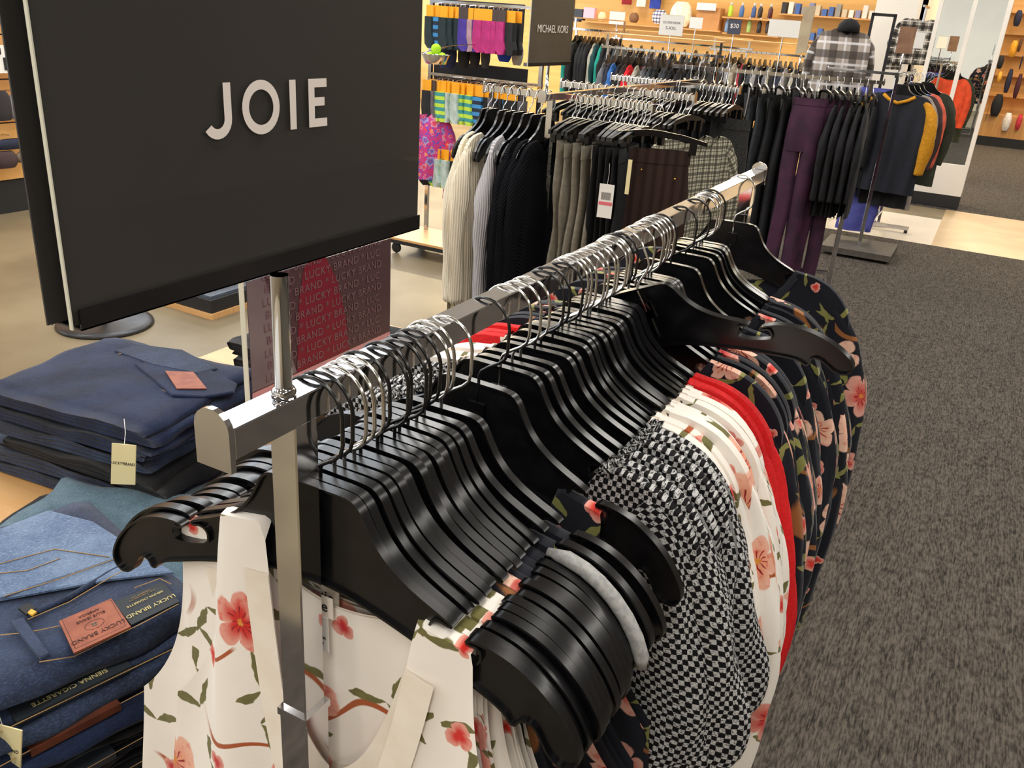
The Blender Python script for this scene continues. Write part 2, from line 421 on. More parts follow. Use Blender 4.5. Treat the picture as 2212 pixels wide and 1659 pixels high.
struct(G().box(-1.2, 5.2, 18.0, 18.2, 0, 3.6).build('wall_far', noisy('warm_slatwall_far', (220,170,104), (208,156,90), 2, (.2,.2,8), rough=.6)))
struct(G().box(-1.3, -1.2, 14.0, 18.2, 0, 3.6).build('wall_return', WALLP))
g = G(); g.box(-10.2, -10.1, -6.4, 14.2, 0, .5); g.box(-10.2, -10.1, -6.4, 14.2, 3.3, 3.6)
struct(g.build('wall_left', WALLP))
for i in range(7):
    wy = -6.4+i*2.95
    g = G(); g.box(-10.2, -10.1, wy, wy+.08, .5, 3.3)
    f = struct(g.build('window_%d' % (i+1), WHITE))
    struct(G().box(-10.16, -10.14, wy+.08, wy+2.95, .5, 3.3).build('window_pane', glass('shop_window_glass'), f))
struct(G().box(-1.62, -1.14, 12.3, 12.75, 0, 3.6).build('trim_1', WHITE))   # white pillar

# ------------------------------------------------------------------ H shaped hanging rack (rail on two posts)
RX, RZ = -.3472, 1.352      # rail centre x, rail top z
TW = .0217
def end_cap_mesh(g, y0, y1, w=.0135, lo=-.0255, hi=.0125):
    pts = [(-w, lo), (w, lo), (w, 0)]
    for k in range(1, 9): a = PI*k/9; pts.append((w*math.cos(a), hi*math.sin(a)))
    pts.append((-w, 0)); g.prism(pts, y0, y1)
def rail_rack(name, x, y0, y1, top, label, group=None, cross=(), posts=None, mat=CHROME):
    t = empty(name, (x, (y0+y1)/2, 0), 0, label, 'clothing rack', group); L = (y1-y0)/2; h = TW/2
    g = G(); g.rbox(-h, h, -L+.004, L-.004, top-.0205, top, .0012); g.build('rail', mat, t)
    for s in (-1, 1):
        g = G(); end_cap_mesh(g, -.002, .002)
        g.build('end_cap', mat, t, loc=(0, s*L, top))
    for py in posts or (-L+.069, L-.069):
        g = G(); g.rbox(-h, h, -h, h, 1.0, top-.019, .001); p = g.build('upright_post', mat, t, loc=(0, py, 0))
        g = G(); g.rbox(-h-.0022, h+.0022, -h-.0022, h+.0022, .06, 1.094, .0015); g.box(-h-.0028, h+.0028, -h-.0028, h+.0028, 1.090, 1.0965)
        g.build('outer_sleeve', mat, t, loc=(0, py, 0))
        g = G(); g.rbox(-.26, .26, -.016, .016, .03, .062, .003); g.build('base_foot', mat, t, loc=(0, py, 0))
        for s in (-1, 1):
            G().lathe([(.0, 0), (.014, .002), (.016, .012), (.012, .03), (.0, .031)], 12).build('levelling_foot', PLASTIC, t, smooth=True, loc=(s*.24, py, 0))
    g = G(); g.rbox(-h, h, -L+.08, L-.08, .16, .182, .001); g.build('lower_stretcher', mat, t)
    for cy, xa, xb in cross:
        g = G(); g.rbox(xa-x, xb-x, cy-(y0+y1)/2-h, cy-(y0+y1)/2+h, top-.022, top-.002, .001); c = g.build('cross_rail', mat, t)
        for xe in (xa, xb):
            g = G(); end_cap_mesh(g, -.002, .002)
            e = g.build('end_cap', mat, t, loc=(xe-x, cy-(y0+y1)/2, top-.002), rot=(0, 0, PI/2))
    return t
rail_rack('clothing_rack', RX, .315, 1.598, RZ, 'chrome straight clothing rack in the foreground, packed with black hangers', posts=(-.576, .576))

# ------------------------------------------------------------------ JOIE sign on the rail
sg = empty('sign_holder', (RX+.002, .3705, RZ), 0, 'dark grey JOIE sign in clear acrylic on the near end of the rail', 'sign')
OX, OY, OZ = RX+.002, .3705, RZ
g = G(); g.lathe([(.0, 0), (.0078, 0), (.0078, .0035), (.0066, .006), (.0054, .0075), (.0054, .078)], 20); g.build('stem', CHROME, sg, smooth=True)
x0, x1 = -.353-OX, -.3368-OX
g = G(); ya, yb = .2345-OY, .5035-OY; z0, z1 = 1.4355-OZ, 1.4455-OZ
g.box(x0, x1, ya, yb, z0, z0+.0008); g.box(x1-.0009, x1, ya, yb, z0, z1); g.box(x0, x0+.0009, ya, yb, z0, z1)
g.build('holder_channel', CHROME_D, sg)
pa, pb, pt = .2315-OY, .508-OY, 1.624-OZ
g = G(); g.box(x1-.0030, x1-.0011, pa, pb, z0+.001, pt); fp = g.build('front_pane', ACRY, sg)
g = G(); g.box(x0+.0011, x0+.0030, pa-.0015, pb, z0+.001, pt); bp_ = g.build('back_pane', ACRY, sg)
g = G(); g.box(x1-.0030, x1-.0011, pa-.0008, pa-.0001, z0+.001, pt); g.build('pane_edge', ACRE, fp)
g = G(); g.box(x0+.0011, x0+.0030, pa-.0023, pa-.0016, z0+.001, pt); g.build('pane_edge', ACRE, bp_)
G().box(x1-.0040, x1-.0031, pa+.0006, pb-.003, z0+.002, pt-.001).build('printed_card', SIGNB, sg)
G().box(x0+.0031, x0+.0040, pa-.0048, pb-.003, z0+.002, pt-.001).build('back_card', SIGNB, sg)
# letters J O I E
def ltr(poly_list):
    g = G()
    for pl in poly_list: g.add(*pl)
    return g
lx = x1-.00105
def quadstrip(pts_in, pts_out):
    n = len(pts_in); vs = [(lx, p[0]-OY, p[1]-OZ) for p in pts_in]+[(lx, p[0]-OY, p[1]-OZ) for p in pts_out]
    return vs, [(i, i+1, n+i+1, n+i) for i in range(n-1)]
def rect(y0, y1, z0, z1):
    return [(lx, y0-OY, z0-OZ), (lx, y1-OY, z0-OZ), (lx, y1-OY, z1-OZ), (lx, y0-OY, z1-OZ)], [(0,1,2,3)]
zt, zb = 1.5385, 1.5125; sw = .0050
lt = G()
# J
jy1, jy0 = .3335, .3205
pin, pout = [], []
for k in range(11):
    a = -2.55+2.55*k/10
    R_, r_ = .0098, .0048; cyj, czj = jy1-R_, zb+R_-.0008
    pin.append((cyj+r_*math.cos(a), czj+r_*math.sin(a))); pout.append((cyj+R_*math.cos(a), czj+R_*math.sin(a)))
lt.add(*quadstrip(pin, pout)); lt.add(*rect(jy1-sw, jy1, czj, zt))
# O
pin, pout = [], []
for k in range(33):
    a = 2*PI*k/32; pin.append((.3545+.0089*math.cos(a), 1.5255+.0089*math.sin(a))); pout.append((.3545+.0137*math.cos(a), 1.5255+.0137*math.sin(a)))
lt.add(*quadstrip(pin, pout))
lt.add(*rect(.3762, .3762+sw, zb, zt))
lt.add(*rect(.3915, .3915+sw, zb, zt))
for zz in (zb, (zt+zb)/2-.0016, zt-.0046): lt.add(*rect(.3965, .4070 if zz != (zt+zb)/2-.0016 else .4050, zz, zz+.0046))
lt.build('lettering', SIGNW, sg)

# ------------------------------------------------------------------ black plastic hanger
HALF = [(.000,.000),(.030,.000),(.038,-.002),(.044,-.008),(.049,-.018),(.056,-.030),(.066,-.041),(.080,-.051),(.095,-.0585),(.108,-.064),(.118,-.069),
        (.1165,-.0725),(.106,-.0700),(.1005,-.0735),(.101,-.0830),(.118,-.0890),(.136,-.0920),(.1385,-.0870),(.1375,-.0800),(.128,-.0800),(.1265,-.0765),
        (.133,-.0745),(.145,-.0755),(.158,-.0785),(.171,-.0840),(.184,-.0925),(.196,-.1035),(.206,-.1160),(.2125,-.1280),(.2145,-.1370),(.2120,-.1440),(.2050,-.1480),
        (.1970,-.1465),(.1905,-.1410),(.1860,-.1330),(.1815,-.1255),(.1760,-.1225),(.1705,-.1245),(.1680,-.1300),(.1630,-.1300),(.1590,-.1240),(.150,-.1185),(.130,-.1105),(.105,-.1010),
        (.080,-.0930),(.055,-.0860),(.030,-.0800),(.000,-.0775)]
def hanger_outline():
    return HALF + [(-x, z) for x, z in reversed(HALF[1:-1])]
def smooth_outline(o):
    # one Chaikin pass
    r = []; n = len(o)
    for i in range(n):
        a, b = o[i], o[(i+1) % n]
        r.append((a[0]*.78+b[0]*.22, a[1]*.78+b[1]*.22)); r.append((a[0]*.22+b[0]*.78, a[1]*.22+b[1]*.78))
    return r
OUT = smooth_outline(hanger_outline())
def hanger_body():
    g = G(); n = len(OUT); g.prism(OUT, -.0011, .0011, sides=False)
    fw, ft = .0041, .0019
    ins = []
    for i in range(n):
        a, b, c = OUT[i-1], OUT[i], OUT[(i+1) % n]
        t = Vector((c[0]-a[0], c[1]-a[1])).normalized(); ins.append((b[0]+t.y*ft, b[1]-t.x*ft))
    rows = [[(x, -fw, z) for x, z in OUT], [(x, -fw*.55, z+.0) for x, z in OUT], [(x*1.0, 0, z) for x, z in OUT], [(x, fw*.55, z) for x, z in OUT], [(x, fw, z) for x, z in OUT],
            [(x, fw, z) for x, z in ins], [(x, -fw, z) for x, z in ins], [(x, -fw, z) for x, z in OUT]]
    g.grid(rows, close=True)
    return g
def hook_pts():
    p = [(0, 0, -.022), (0, 0, .006), (.002, 0, .011), (.010, 0, .017), (.020, 0, .023), (.0255, 0, .0285), (.0275, 0, .036)]
    cx, cz, r = .003, .0535, .0247
    for k in range(17):
        a = math.radians(-8+k*11.2); p.append((cx+r*math.cos(a), 0, cz+r*math.sin(a)))
    p.append((cx-r-.0035, 0, cz-.004)); p.append((cx-r-.008, 0, cz-.0005))
    return p
def make_hanger(name, hookmat, label):
    t = empty(name, (0,0,0), 0, label, 'hanger')
    b = hanger_body().build('hanger_body', PLASTIC, t, smooth=True); sharp(b, 40)
    h = G().tube(hook_pts(), .00145, 8).build('hook', hookmat, t, smooth=True)
    g = G(); g.box(-.0085, .0085, -.0030, .0030, -.040, -.020); g.box(-.0012, .0012, -.0034, .0034, -.066, -.040)
    g.build('hook_socket', PLASTIC if hookmat is WIRE_B else CHROME, t)
    return t
HOOKS = [('b',.398),('b',.407),('s',.421),('s',.431),('s',.443),('b',.452),('b',.468),('b',.476),('b',.488),('b',.499),('b',.515),('s',.521),('s',.536),('s',.555),('b',.618),('s',.664),('s',.680),('s',.698),('b',.726),('b',.742),('b',.767),('s',.790),('s',.796),('s',.801),('s',.823),('s',.838),('s',.854),('s',.864),('s',.889),('s',.902),('s',.909),('b',.919),('b',.925),('s',.962),('s',.983),('s',1.002),('s',1.023),('s',1.030),('s',1.050),('s',1.057),('b',1.068),('b',1.141),('b',1.208),('s',1.242),('s',1.264),('s',1.276),('b',1.286),('b',1.302),('s',1.485)]
# keep neighbouring hooks a wire apart
ys = [y for _, y in HOOKS]
for _ in range(200):
    for i in range(len(ys)-1):
        d = ys[i+1]-ys[i]
        if d < .0100:
            e = (.0100-d)/2; ys[i] -= e*.5 if i else 0; ys[i+1] += e
HZ = RZ-.0755
hb = make_hanger('clothes_hanger', WIRE_B, '')
hs = make_hanger('clothes_hanger', WIRE_S, '')
usedh = {'b': False, 's': False}
WEAR = []
def wear(i):
    if i <= 5: return 'white floral sleeveless blouse'
    if i <= 14: return 'navy floral sleeveless blouse'
    if i <= 20: return 'black and white checked knit top'
    if i <= 28: return 'white floral long-sleeved blouse'
    if i <= 32: return 'red long-sleeved blouse'
    if i == 33: return None
    return 'navy floral long-sleeved blouse'
PLACED = []
FAN = [.014,.010,-.012,-.018,-.034,-.036,-.042,-.040,-.036,-.036,-.030,-.026,-.020,-.016]
for i, (k, _) in enumerate(HOOKS):
    y = ys[i]; wn = wear(i)
    proto = hb if k == 'b' else hs
    hook = 'black' if k == 'b' else 'silver'
    if wn: lab = 'hanger with %s hook, %s from the near post, holding a %s' % (hook, nth(i+1), wn.replace('black and white ', ''))
    else: lab = 'empty black plastic hanger with silver hook, swung out over the carpet aisle'
    if usedh[k]: o = dup(proto)
    else: o = proto; usedh[k] = True
    rz = FAN[i] if i < 14 else random.uniform(-.05, .05)
    ry = random.uniform(-.03, .03); rx = 0
    if i == 14: rz = -.05
    if i == 48: rz = -.06
    o['label'] = lab; o['group'] = 'black plastic hangers along the foreground rail'
    o.location = (RX+random.uniform(-.003, .003), y, HZ); o.rotation_euler = (rx, ry, rz)
    if i == 33:
        HM = Matrix.Translation((-.321, .947, 1.291)) @ Matrix.Rotation(-.076, 4, 'Z') @ Matrix.Rotation(.218, 4, 'X') @ Matrix.Rotation(-.449, 4, 'Y')
        o.matrix_world = HM
        KM = Matrix.Translation((RX+.003, .945, HZ+.0535)) @ Matrix.Rotation(-.55, 4, 'Y') @ Matrix.Translation((-.003, 0, -.0535))
        for c in bpy.data.objects:
            if c.parent == o and c.name.startswith('hook') and 'socket' not in c.name: c.matrix_local = HM.inverted() @ KM
    PLACED.append((o, i, y, rz, ry))
# grey shoulder grip on one hanger
pts = [(.128,0,-.0745),(.145,0,-.0735),(.160,0,-.0770),(.173,0,-.0830),(.186,0,-.0920),(.198,0,-.1040),(.208,0,-.1180),(.2150,0,-.1330),(.2165,0,-.1420)]
gp = G().tube(pts, .0062, 12, rads=[.0035]+[.0062]*7+[.0045]).build('shoulder_grip', FOAM, PLACED[11][0], smooth=True)
plab(gp, 'pale grey foam grip slipped over the arm tip')

# ------------------------------------------------------------------ garments
SHO = [(.116,-.0665),(.130,-.0685),(.145,-.0700),(.160,-.0740),(.175,-.0805),(.188,-.0900),(.200,-.1020),(.210,-.1160),(.2165,-.1310),(.2185,-.1460)]
def Tc(u, nd, kind, nw=.091):
    if kind == 'tank':
        if u < .42:
            t = u/.42; return nw*t**.9, -nd+(nd-.076)*t**2.3
        if u < .55:
            t = (u-.42)/.13; return nw+.044*t, -.0755-.008*t
        t = (u-.55)/.45; return .135+.008*t+.060*t**3, -.0845-.20*t
    nw = .116
    if u < .36:
        t = u/.36; return nw*t**.9, -nd+(nd-.0665)*t**2.3
    if u < .82:
        t = (u-.36)/.46*(len(SHO)-1); i = min(int(t), len(SHO)-2); t -= i
        return SHO[i][0]*(1-t)+SHO[i+1][0]*t, SHO[i][1]*(1-t)+SHO[i+1][1]*t
    t = (u-.82)/.18; return .2185-.010*t, -.146-.12*t
def top_grid(kind, nd, sgn, hem, hemw, seed, amp, bulge, nu=44, nv=22, sag=0):
    rnd = random.Random(seed); ph = [rnd.uniform(0, 6.28) for _ in range(4)]; fr = [rnd.uniform(38, 60), rnd.uniform(75, 110)]
    rows = []; uvs = []
    for i in range(nv+1):
        v = i/nv; row = []; ur = []
        for j in range(-nu, nu+1):
            u = abs(j)/nu; s = 1 if j >= 0 else -1
            tx, tz = Tc(u, nd, kind); bx = hemw*u; vv = v**1.15
            x = s*(tx+(bx-tx)*v**1.2); z = tz+(hem-tz)*vv
            edge = 1-u**7
            y = sgn*(.0062+bulge*math.sin(PI*min(1, v*1.6)*.5)*edge)
            f = amp*(1-math.exp(-v*4))*(math.sin(fr[0]*x+ph[0]+2*v)+.5*math.sin(fr[1]*x+ph[1]-3*v))
            cen = sag*math.exp(-(x/.085)**2)*math.exp(-v*2.2)
            y += f*(1 if u < .97 else .6) + sgn*cen
            row.append((x, y, z)); ur.append((x+.7*(sgn > 0), z))
        rows.append(row); uvs.append(ur)
    return rows, uvs
def make_top(label, cat, mat, kind='tank', nf=.235, nb=.085, hem=-.62, hemw=.25, seed=1, amp=.0035, bulge=.004, sleeve=None, nu=44, nv=22,
             sag=0, name='sleeveless_blouse', band=None, amp_f=None, tags=False, group=None, cuff=None, slip=0):
    t = empty(name, (0,0,0), 0, label, cat, group)
    g = G()
    rf, uf = top_grid(kind, nf, -1, hem, hemw, seed, amp_f or amp, bulge, nu, nv, sag)
    rb, ub = top_grid(kind, nb, 1, hem, hemw, seed+50, amp, bulge*.6, nu, nv)
    if slip:      # left strap has slid inward along the arm
        for rr in (rf, rb):
            for vi, row in enumerate(rr):
                k = (1-vi/nv)**1.2
                for q in range(nu):
                    x, y, z = row[q]; w_ = min(1, max(0, -x/.09))
                    row[q] = (x+slip*w_*(.45+.55*k), y, z+.034*w_*k*k)
    g.grid(rf, uf); g.grid(rb, ub)
    # bridge over the hanger arm at straps / shoulders
    lo, hi = (.42, .55) if kind == 'tank' else (.36, .90)
    for s in (-1, 1):
        idx = [j for j in range(-nu, nu+1) if (j > 0) == (s > 0) and lo-.012 <= abs(j)/nu <= hi+.012]
        ra, rm, rc = [], [], []
        for j in idx:
            a = rf[0][j+nu]; b = rb[0][j+nu]
            ra.append(a); rm.append(((a[0]+b[0])/2, 0, max(a[2], b[2])+.0022)); rc.append(b)
        g.grid([ra, rm, rc])
    g.build('body_panel', mat, t, smooth=True)
    if band:
        # plain neck binding following the front and back neckline
        for sgn, rr, nd in ((-1, rf, nf), (1, rb, nb)):
            bg = G(); ro = []; ri = []
            m = int(nu*.405)
            for j in range(-m, m+1):
                a = Vector(rr[0][j+nu]); b2 = Vector(rr[1][j+nu]); 
                tt = (Vector(rr[0][min(j+1+nu, 2*nu)])-Vector(rr[0][j-1+nu])).normalized()
                nrm = Vector((-tt.z, 0, tt.x)); nrm = -nrm if nrm.z > 0 else nrm
                ri.append((a.x, a.y+sgn*.0011, a.z+.0012)); q = a+nrm*band; ro.append((q.x, a.y+(b2.y-a.y)*.5+sgn*.0013, q.z))
            mid = [tuple((Vector(p)+Vector(q))*.5+Vector((0, sgn*.0006, 0))) for p, q in zip(ri, ro)]
            o = bg.grid([ri, mid, ro]).build('neck_band', CREAM if mat is FLOR_W else NAVY, t, smooth=True)
            plab(o, 'plain narrow binding round the neckline')
    if sleeve:
        for s in (-1, 1):
            P = [(s*x, y, z) for x, y, z in sleeve['path']]; rads = sleeve['rad']
            rn = random.Random(seed*7+s); phs = [rn.uniform(0, 6.28) for _ in range(3)]; fa = sleeve.get('fold', .10)
            def sect(i, a, phs=phs, fa=fa): return 1+fa*math.sin(3*a+phs[0]+i*.35)+fa*.6*math.sin(5*a+phs[1]-i*.5)
            # resample path smoothly
            Q = []; RR = []; n = len(P)
            for i in range(n-1):
                for k in range(4):
                    tt = k/4; p0 = Vector(P[max(i-1, 0)]); p1 = Vector(P[i]); p2 = Vector(P[i+1]); p3 = Vector(P[min(i+2, n-1)])
                    q = .5*((2*p1)+(p2-p0)*tt+(2*p0-5*p1+4*p2-p3)*tt*tt+(3*p1-p0-3*p2+p3)*tt**3); Q.append(q)
                    RR.append((rads[i][0]*(1-tt)+rads[i+1][0]*tt, rads[i][1]*(1-tt)+rads[i+1][1]*tt))
            Q.append(Vector(P[-1])); RR.append(rads[-1])
            G().tube(Q, 0, sleeve.get('n', 18), rads=RR, sect=sect).build('sleeve', sleeve.get('mat', mat), t, smooth=True)
            if cuff:
                e = Q[-1]; d = (Q[-1]-Q[-2]).normalized()
                G().tube([e-d*.004, e+d*.03], 0, 14, rads=[(RR[-1][0]*.9, RR[-1][1]*.9)]*2).build('cuff', cuff, t, smooth=True)
    if tags:
        o = G().box(-.014, .014, .0015, .0023, -.1110, -.0930).build('brand_label', CREAM, t)
        text_mesh('label_text', 'Joie', .013, INKB, (0, .0012, -.102), (1,0,0), (0,0,1), o)
        o = G().box(-.010, .010, .0005, .0013, -.1420, -.1110).build('size_tag', WHITEP, t)
        text_mesh('label_text', 'S', .010, INKB, (0, .0002, -.119), (1,0,0), (0,0,1), o)
        text_mesh('label_text', 'Made in\nChina', .0048, INKB, (0, .0002, -.132), (1,0,0), (0,0,1), o)
    return t
LONG = dict(path=[(.165,0,-.110),(.190,0,-.130),(.208,0,-.165),(.222,0,-.210),(.234,0,-.270),(.240,0,-.340),(.238,0,-.430),(.230,0,-.530),(.222,0,-.62)],
            rad=[(.010,.006),(.018,.008),(.024,.010),(.029,.012),(.033,.014),(.034,.014),(.032,.013),(.028,.012),(.024,.012)], fold=.12)
PUFF = dict(path=[(.150,0,-.100),(.175,0,-.122),(.190,0,-.165),(.197,0,-.225),(.201,0,-.290),(.203,0,-.345),(.197,0,-.390),(.184,0,-.420),(.172,0,-.436)],
            rad=[(.016,.009),(.026,.012),(.035,.015),(.043,.019),(.049,.022),(.050,.022),(.044,.020),(.034,.018),(.022,.014)], fold=.13, n=26)
def puff_ruffle(t):
    # gathered elastic edge where the knit leaves the hanger notch
    for s in (-1, 1):
        pts = []; 
        for k in range(22):
            a = k/21; pts.append((s*(.119+.004*a+.004*math.sin(k*2.1)), -.010+.020*a+.002*math.sin(k*3.3), -.0665-.004*math.sin(a*PI)+.004*math.sin(k*2.7)))
        G().tube(pts, .005, 8).build('ruffle', KNIT, t, smooth=True)
protos = {}
def get_top(kind, v):
    key = (kind, v)
    if key in protos: return dup(protos[key]), False
    if kind == 'white floral sleeveless blouse':
        first0 = v == 9; t = make_top('', 'blouse', FLOR_W, 'tank', nf=.25+.006*v, nb=.104, hem=-.66, hemw=.26, seed=3+v, amp=.0042, bulge=.004, sag=.006, band=.024, tags=True, slip=.052 if first0 else 0, name='sleeveless_blouse', amp_f=.006 if first0 else .004)
    elif kind == 'navy floral sleeveless blouse':
        t = make_top('', 'blouse', FLOR_N, 'tank', nf=.20, nb=.10, hem=-.64, hemw=.25, seed=13+v, amp=.003, band=.012, name='sleeveless_blouse')
    elif kind == 'black and white checked knit top':
        t = make_top('', 'top', KNIT, 'sleeve', nf=.15, nb=.12, hem=-.55, hemw=.22, seed=23+v, amp=.004, name='knit_blouse', sleeve=dict(PUFF, path=[(x*(1+(.0, .06, -.05)[v]*min(1, k/4)), y, z-(.0, -.012, .014)[v]*k/8) for k, (x, y, z) in enumerate(PUFF['path'])], rad=[(a*(1+(.02, .08, -.05)[v]), b*1.2) for a, b in PUFF['rad']]))
        puff_ruffle(t)
    elif kind == 'white floral long-sleeved blouse':
        t = make_top('', 'blouse', FLOR_W, 'sleeve', nf=.16, nb=.10, hem=-.64, hemw=.23, seed=33+v, amp=.004, name='long_sleeved_blouse', sleeve=LONG, band=.012)
    elif kind == 'red long-sleeved blouse':
        t = make_top('', 'blouse', RED, 'sleeve', nf=.14, nb=.10, hem=-.60, hemw=.23, seed=43+v, amp=.003, name='long_sleeved_blouse', sleeve=LONG)
    else:
        t = make_top('', 'blouse', FLOR_N, 'sleeve', nf=.16, nb=.10, hem=-.68, hemw=.23, seed=53+v, amp=.004, name='long_sleeved_blouse', sleeve=LONG, band=.012)
    protos[key] = t
    return t, True
cnt = {}
for (o, i, y, rz, ry) in PLACED:
    wn = wear(i)
    if not wn: continue
    c = cnt.get(wn, 0); cnt[wn] = c+1
    t, fresh = get_top(wn, 9 if (c == 0 and 'white floral sleeveless' in wn) else c % 3)
    n_tot = sum(1 for q in range(len(HOOKS)) if wear(q) == wn)
    extra = ', %s such from the near post' % nth(c+1)
    hookc = 'black' if HOOKS[i][0] == 'b' else 'silver'
    if c == 0 and 'white floral sleeveless' in wn: extra = ', nearest of all beside the post'
    t['label'] = '%s on a %s-hooked hanger%s' % (wn.replace('black and white ', 'grey '), hookc, extra)
    t['group'] = wn+'s on the foreground rail'
    t.location = o.location; t.rotation_euler = (0, ry, rz)

# ------------------------------------------------------------------ table of jeans at left
TZ = .78
tb = empty('display_table', (-1.06, 1.05, 0), 0, 'low maple display table carrying the folded jeans', 'table')
G().rbox(-.46, .46, -.77, .77, TZ-.04, TZ, .004).build('tabletop', WOOD, tb)
for sx in (-1, 1):
    for sy in (-1, 1): G().rbox(-.03, .03, -.03, .03, 0, TZ-.04, .003).build('leg', WOODD, tb, loc=(sx*.40, sy*.69, 0))
def folded(w, d, t, layers=3, seed=0, taper=.0, amp=1.0):
    """one pair of jeans folded in layers: ribbon snaking back and forth, extruded across"""
    rnd = random.Random(seed); lt_ = t/layers; hw = w/2
    cen = []
    for k in range(layers):
        z = lt_*(k+.5); e = rnd.uniform(0, .02)
        xs = [(-hw+e)+(w-2*e)*q/10 for q in range(11)]
        if k % 2: xs = xs[::-1]
        cen += [(x, z) for x in xs]
        if k < layers-1:
            sx = 1 if k % 2 == 0 else -1; xe = xs[-1]
            for a in (-50, 0, 50): cen.append((xe+sx*lt_*.55*math.cos(math.radians(a)), z+lt_*.5+lt_*.5*math.sin(math.radians(a))))
    n = len(cen); th = lt_*.47; L, R = [], []
    for i in range(n):
        a, c = Vector(cen[max(i-1, 0)]), Vector(cen[min(i+1, n-1)]); tg = (c-a).normalized() if (c-a).length > 1e-6 else Vector((1, 0))
        nn = Vector((-tg.y, tg.x)); L.append((cen[i][0]+nn.x*th, cen[i][1]+nn.y*th)); R.append((cen[i][0]-nn.x*th, cen[i][1]-nn.y*th))
    prof = L+R[::-1]; g = G(); rows = []; ny = 14
    p1, p2 = rnd.uniform(0, 6), rnd.uniform(0, 6)
    for j in range(ny+1):
        q = j/ny; yy = -d/2+d*q; ez = min(q, 1-q)*ny
        sc = 1-.35*max(0, 1-ez)**2
        rows.append([(x*(1-taper*q)+.006*math.sin(yy*24+z*160+p1)+.003*math.sin(yy*61+p2), yy, t/2+(z-t/2)*sc+amp*(.0042*math.sin(x*21+p2+yy*17)*(z/t)+.0030*math.sin(x*47-yy*33+p1)*(z/t))) for x, z in prof])
    g.grid(rows, close=True)
    m = len(prof); b = len(g.v)
    half = m//2
    for base in (b-m*(ny+1), b-m):
        for i in range(half-1): g.f.append((base+i, base+i+1, base+m-2-i, base+m-1-i))
    return g
def jeans(cx, cy, z, w, d, t, rz, mat, label, group, seed, layers=3, taper=0.0, amp=1.0):
    e = empty('folded_jeans', (cx, cy, z), rz, label, 'jeans', group)
    folded(w, d, t, layers, seed, taper, amp).build('denim_layers', mat, e, smooth=True)
    return e
GF = 'folded jeans in the far stack'; z = TZ
specs = [(DEN_M, 'mid blue folded jeans at the bottom of the far stack', .025, -.012, .0),
         (DEN_M, 'mid blue folded jeans, second from the bottom of the far stack', .030, -.02, .03),
         (DEN_B, 'black folded jeans with a dark waist label midway up the far stack', .026, .03, -.02),
         (DEN_M, 'blue folded jeans whose rounded end pokes out left halfway up the far stack', .028, -.022, .04),
         (DEN_D, 'dark navy folded jeans just under the topmost pair of the far stack', .028, .01, .0)]
for k, (m, l, t, dx, rz) in enumerate(specs):
    jeans(-1.225+dx, .92, z, .36, .28, t+.002, rz+.10, m, l, GF, 70+k); z += t
zF = z
top = jeans(-1.22, .925, z, .37, .29, .032, .12, DEN_D, 'dark navy folded jeans with a blank tan leather patch, topmost of the far stack', GF, 80, 3, 0.0, .5)
def patch(parent, corners, h, mat, name, label=None):
    """thin slab on top of a stack given four world corners"""
    vs = [Vector(c) for c in corners]; P = parent.matrix_basis.inverted() if False else None
    M = Matrix.Translation(parent.location) @ Matrix.Rotation(parent.rotation_euler[2], 4, 'Z'); I = M.inverted()
    lo = [I @ v for v in vs]; hi = [p+Vector((0, 0, h)) for p in lo]
    g = G(); g.add(lo+hi, [(3,2,1,0),(4,5,6,7),(0,1,5,4),(1,2,6,5),(2,3,7,6),(3,0,4,7)])
    o = g.build(name, mat, parent)
    if label: plab(o, label)
    return o
def loc_tube(parent, pts, r, mat, name, label=None):
    M = Matrix.Translation(parent.location) @ Matrix.Rotation(parent.rotation_euler[2], 4, 'Z'); I = M.inverted()
    o = G().tube([I @ Vector(p) for p in pts], r, 6).build(name, mat, parent, smooth=True)
    if label: plab(o, label)
    return o
def wtext(parent, body, size, mat, org, right, up, name='printed_text', sp=1.0):
    M = Matrix.Translation(parent.location) @ Matrix.Rotation(parent.rotation_euler[2], 4, 'Z'); I = M.inverted()
    R3 = I.to_3x3(); return text_mesh(name, body, size, mat, I @ Vector(org), R3 @ Vector(right), R3 @ Vector(up), parent, sp=sp)
zt_ = z+.034
def poly_slab(parent, pts, h, mat, name, label=None):
    M = Matrix.Translation(parent.location) @ Matrix.Rotation(parent.rotation_euler[2], 4, 'Z'); I = M.inverted()
    lo = [I @ v for v in pts]; n = len(lo); g = G()
    cen = sum(lo, Vector())/n
    mid = [p+Vector((0,0,h*.7)) for p in lo]; hi = [cen+(p-cen)*.96+Vector((0,0,h)) for p in lo]
    fs = [tuple(range(2*n, 3*n))]
    for r_ in (0, 1):
        for i in range(n): fs.append((r_*n+i, r_*n+(i+1) % n, (r_+1)*n+(i+1) % n, (r_+1)*n+i))
    g.add(lo+mid+hi, fs); o = g.build(name, mat, parent)
    if label: plab(o, label)
    return o
poly_slab(top, [atz(a_, b_, zt_-.003) for a_, b_ in ((248,762),(300,748),(395,760),(470,800),(430,812),(330,792))], .005, DEN_M, 'back_pocket')
poly_slab(top, [atz(a_, b_, zt_-.004) for a_, b_ in ((290,790),(330,786),(450,800),(512,832),(505,852),(440,862),(372,858))], .005, DEN_D, 'waistband')
c = [atz(357, 803, zt_+.002), atz(382, 841, zt_+.002), atz(447, 841, zt_+.002), atz(418, 805, zt_+.002)]
patch(top, c, .0018, LEATHER, 'leather_patch', 'blank tan leather patch')
loc_tube(top, [atz(300, 790, zt_), atz(330, 775, zt_), atz(420, 790, zt_), atz(495, 822, zt_)], .0008, STITCH, 'stitching')
loc_tube(top, [atz(255, 765, zt_), atz(330, 755, zt_), atz(420, 773, zt_)], .0008, STITCH, 'stitching')
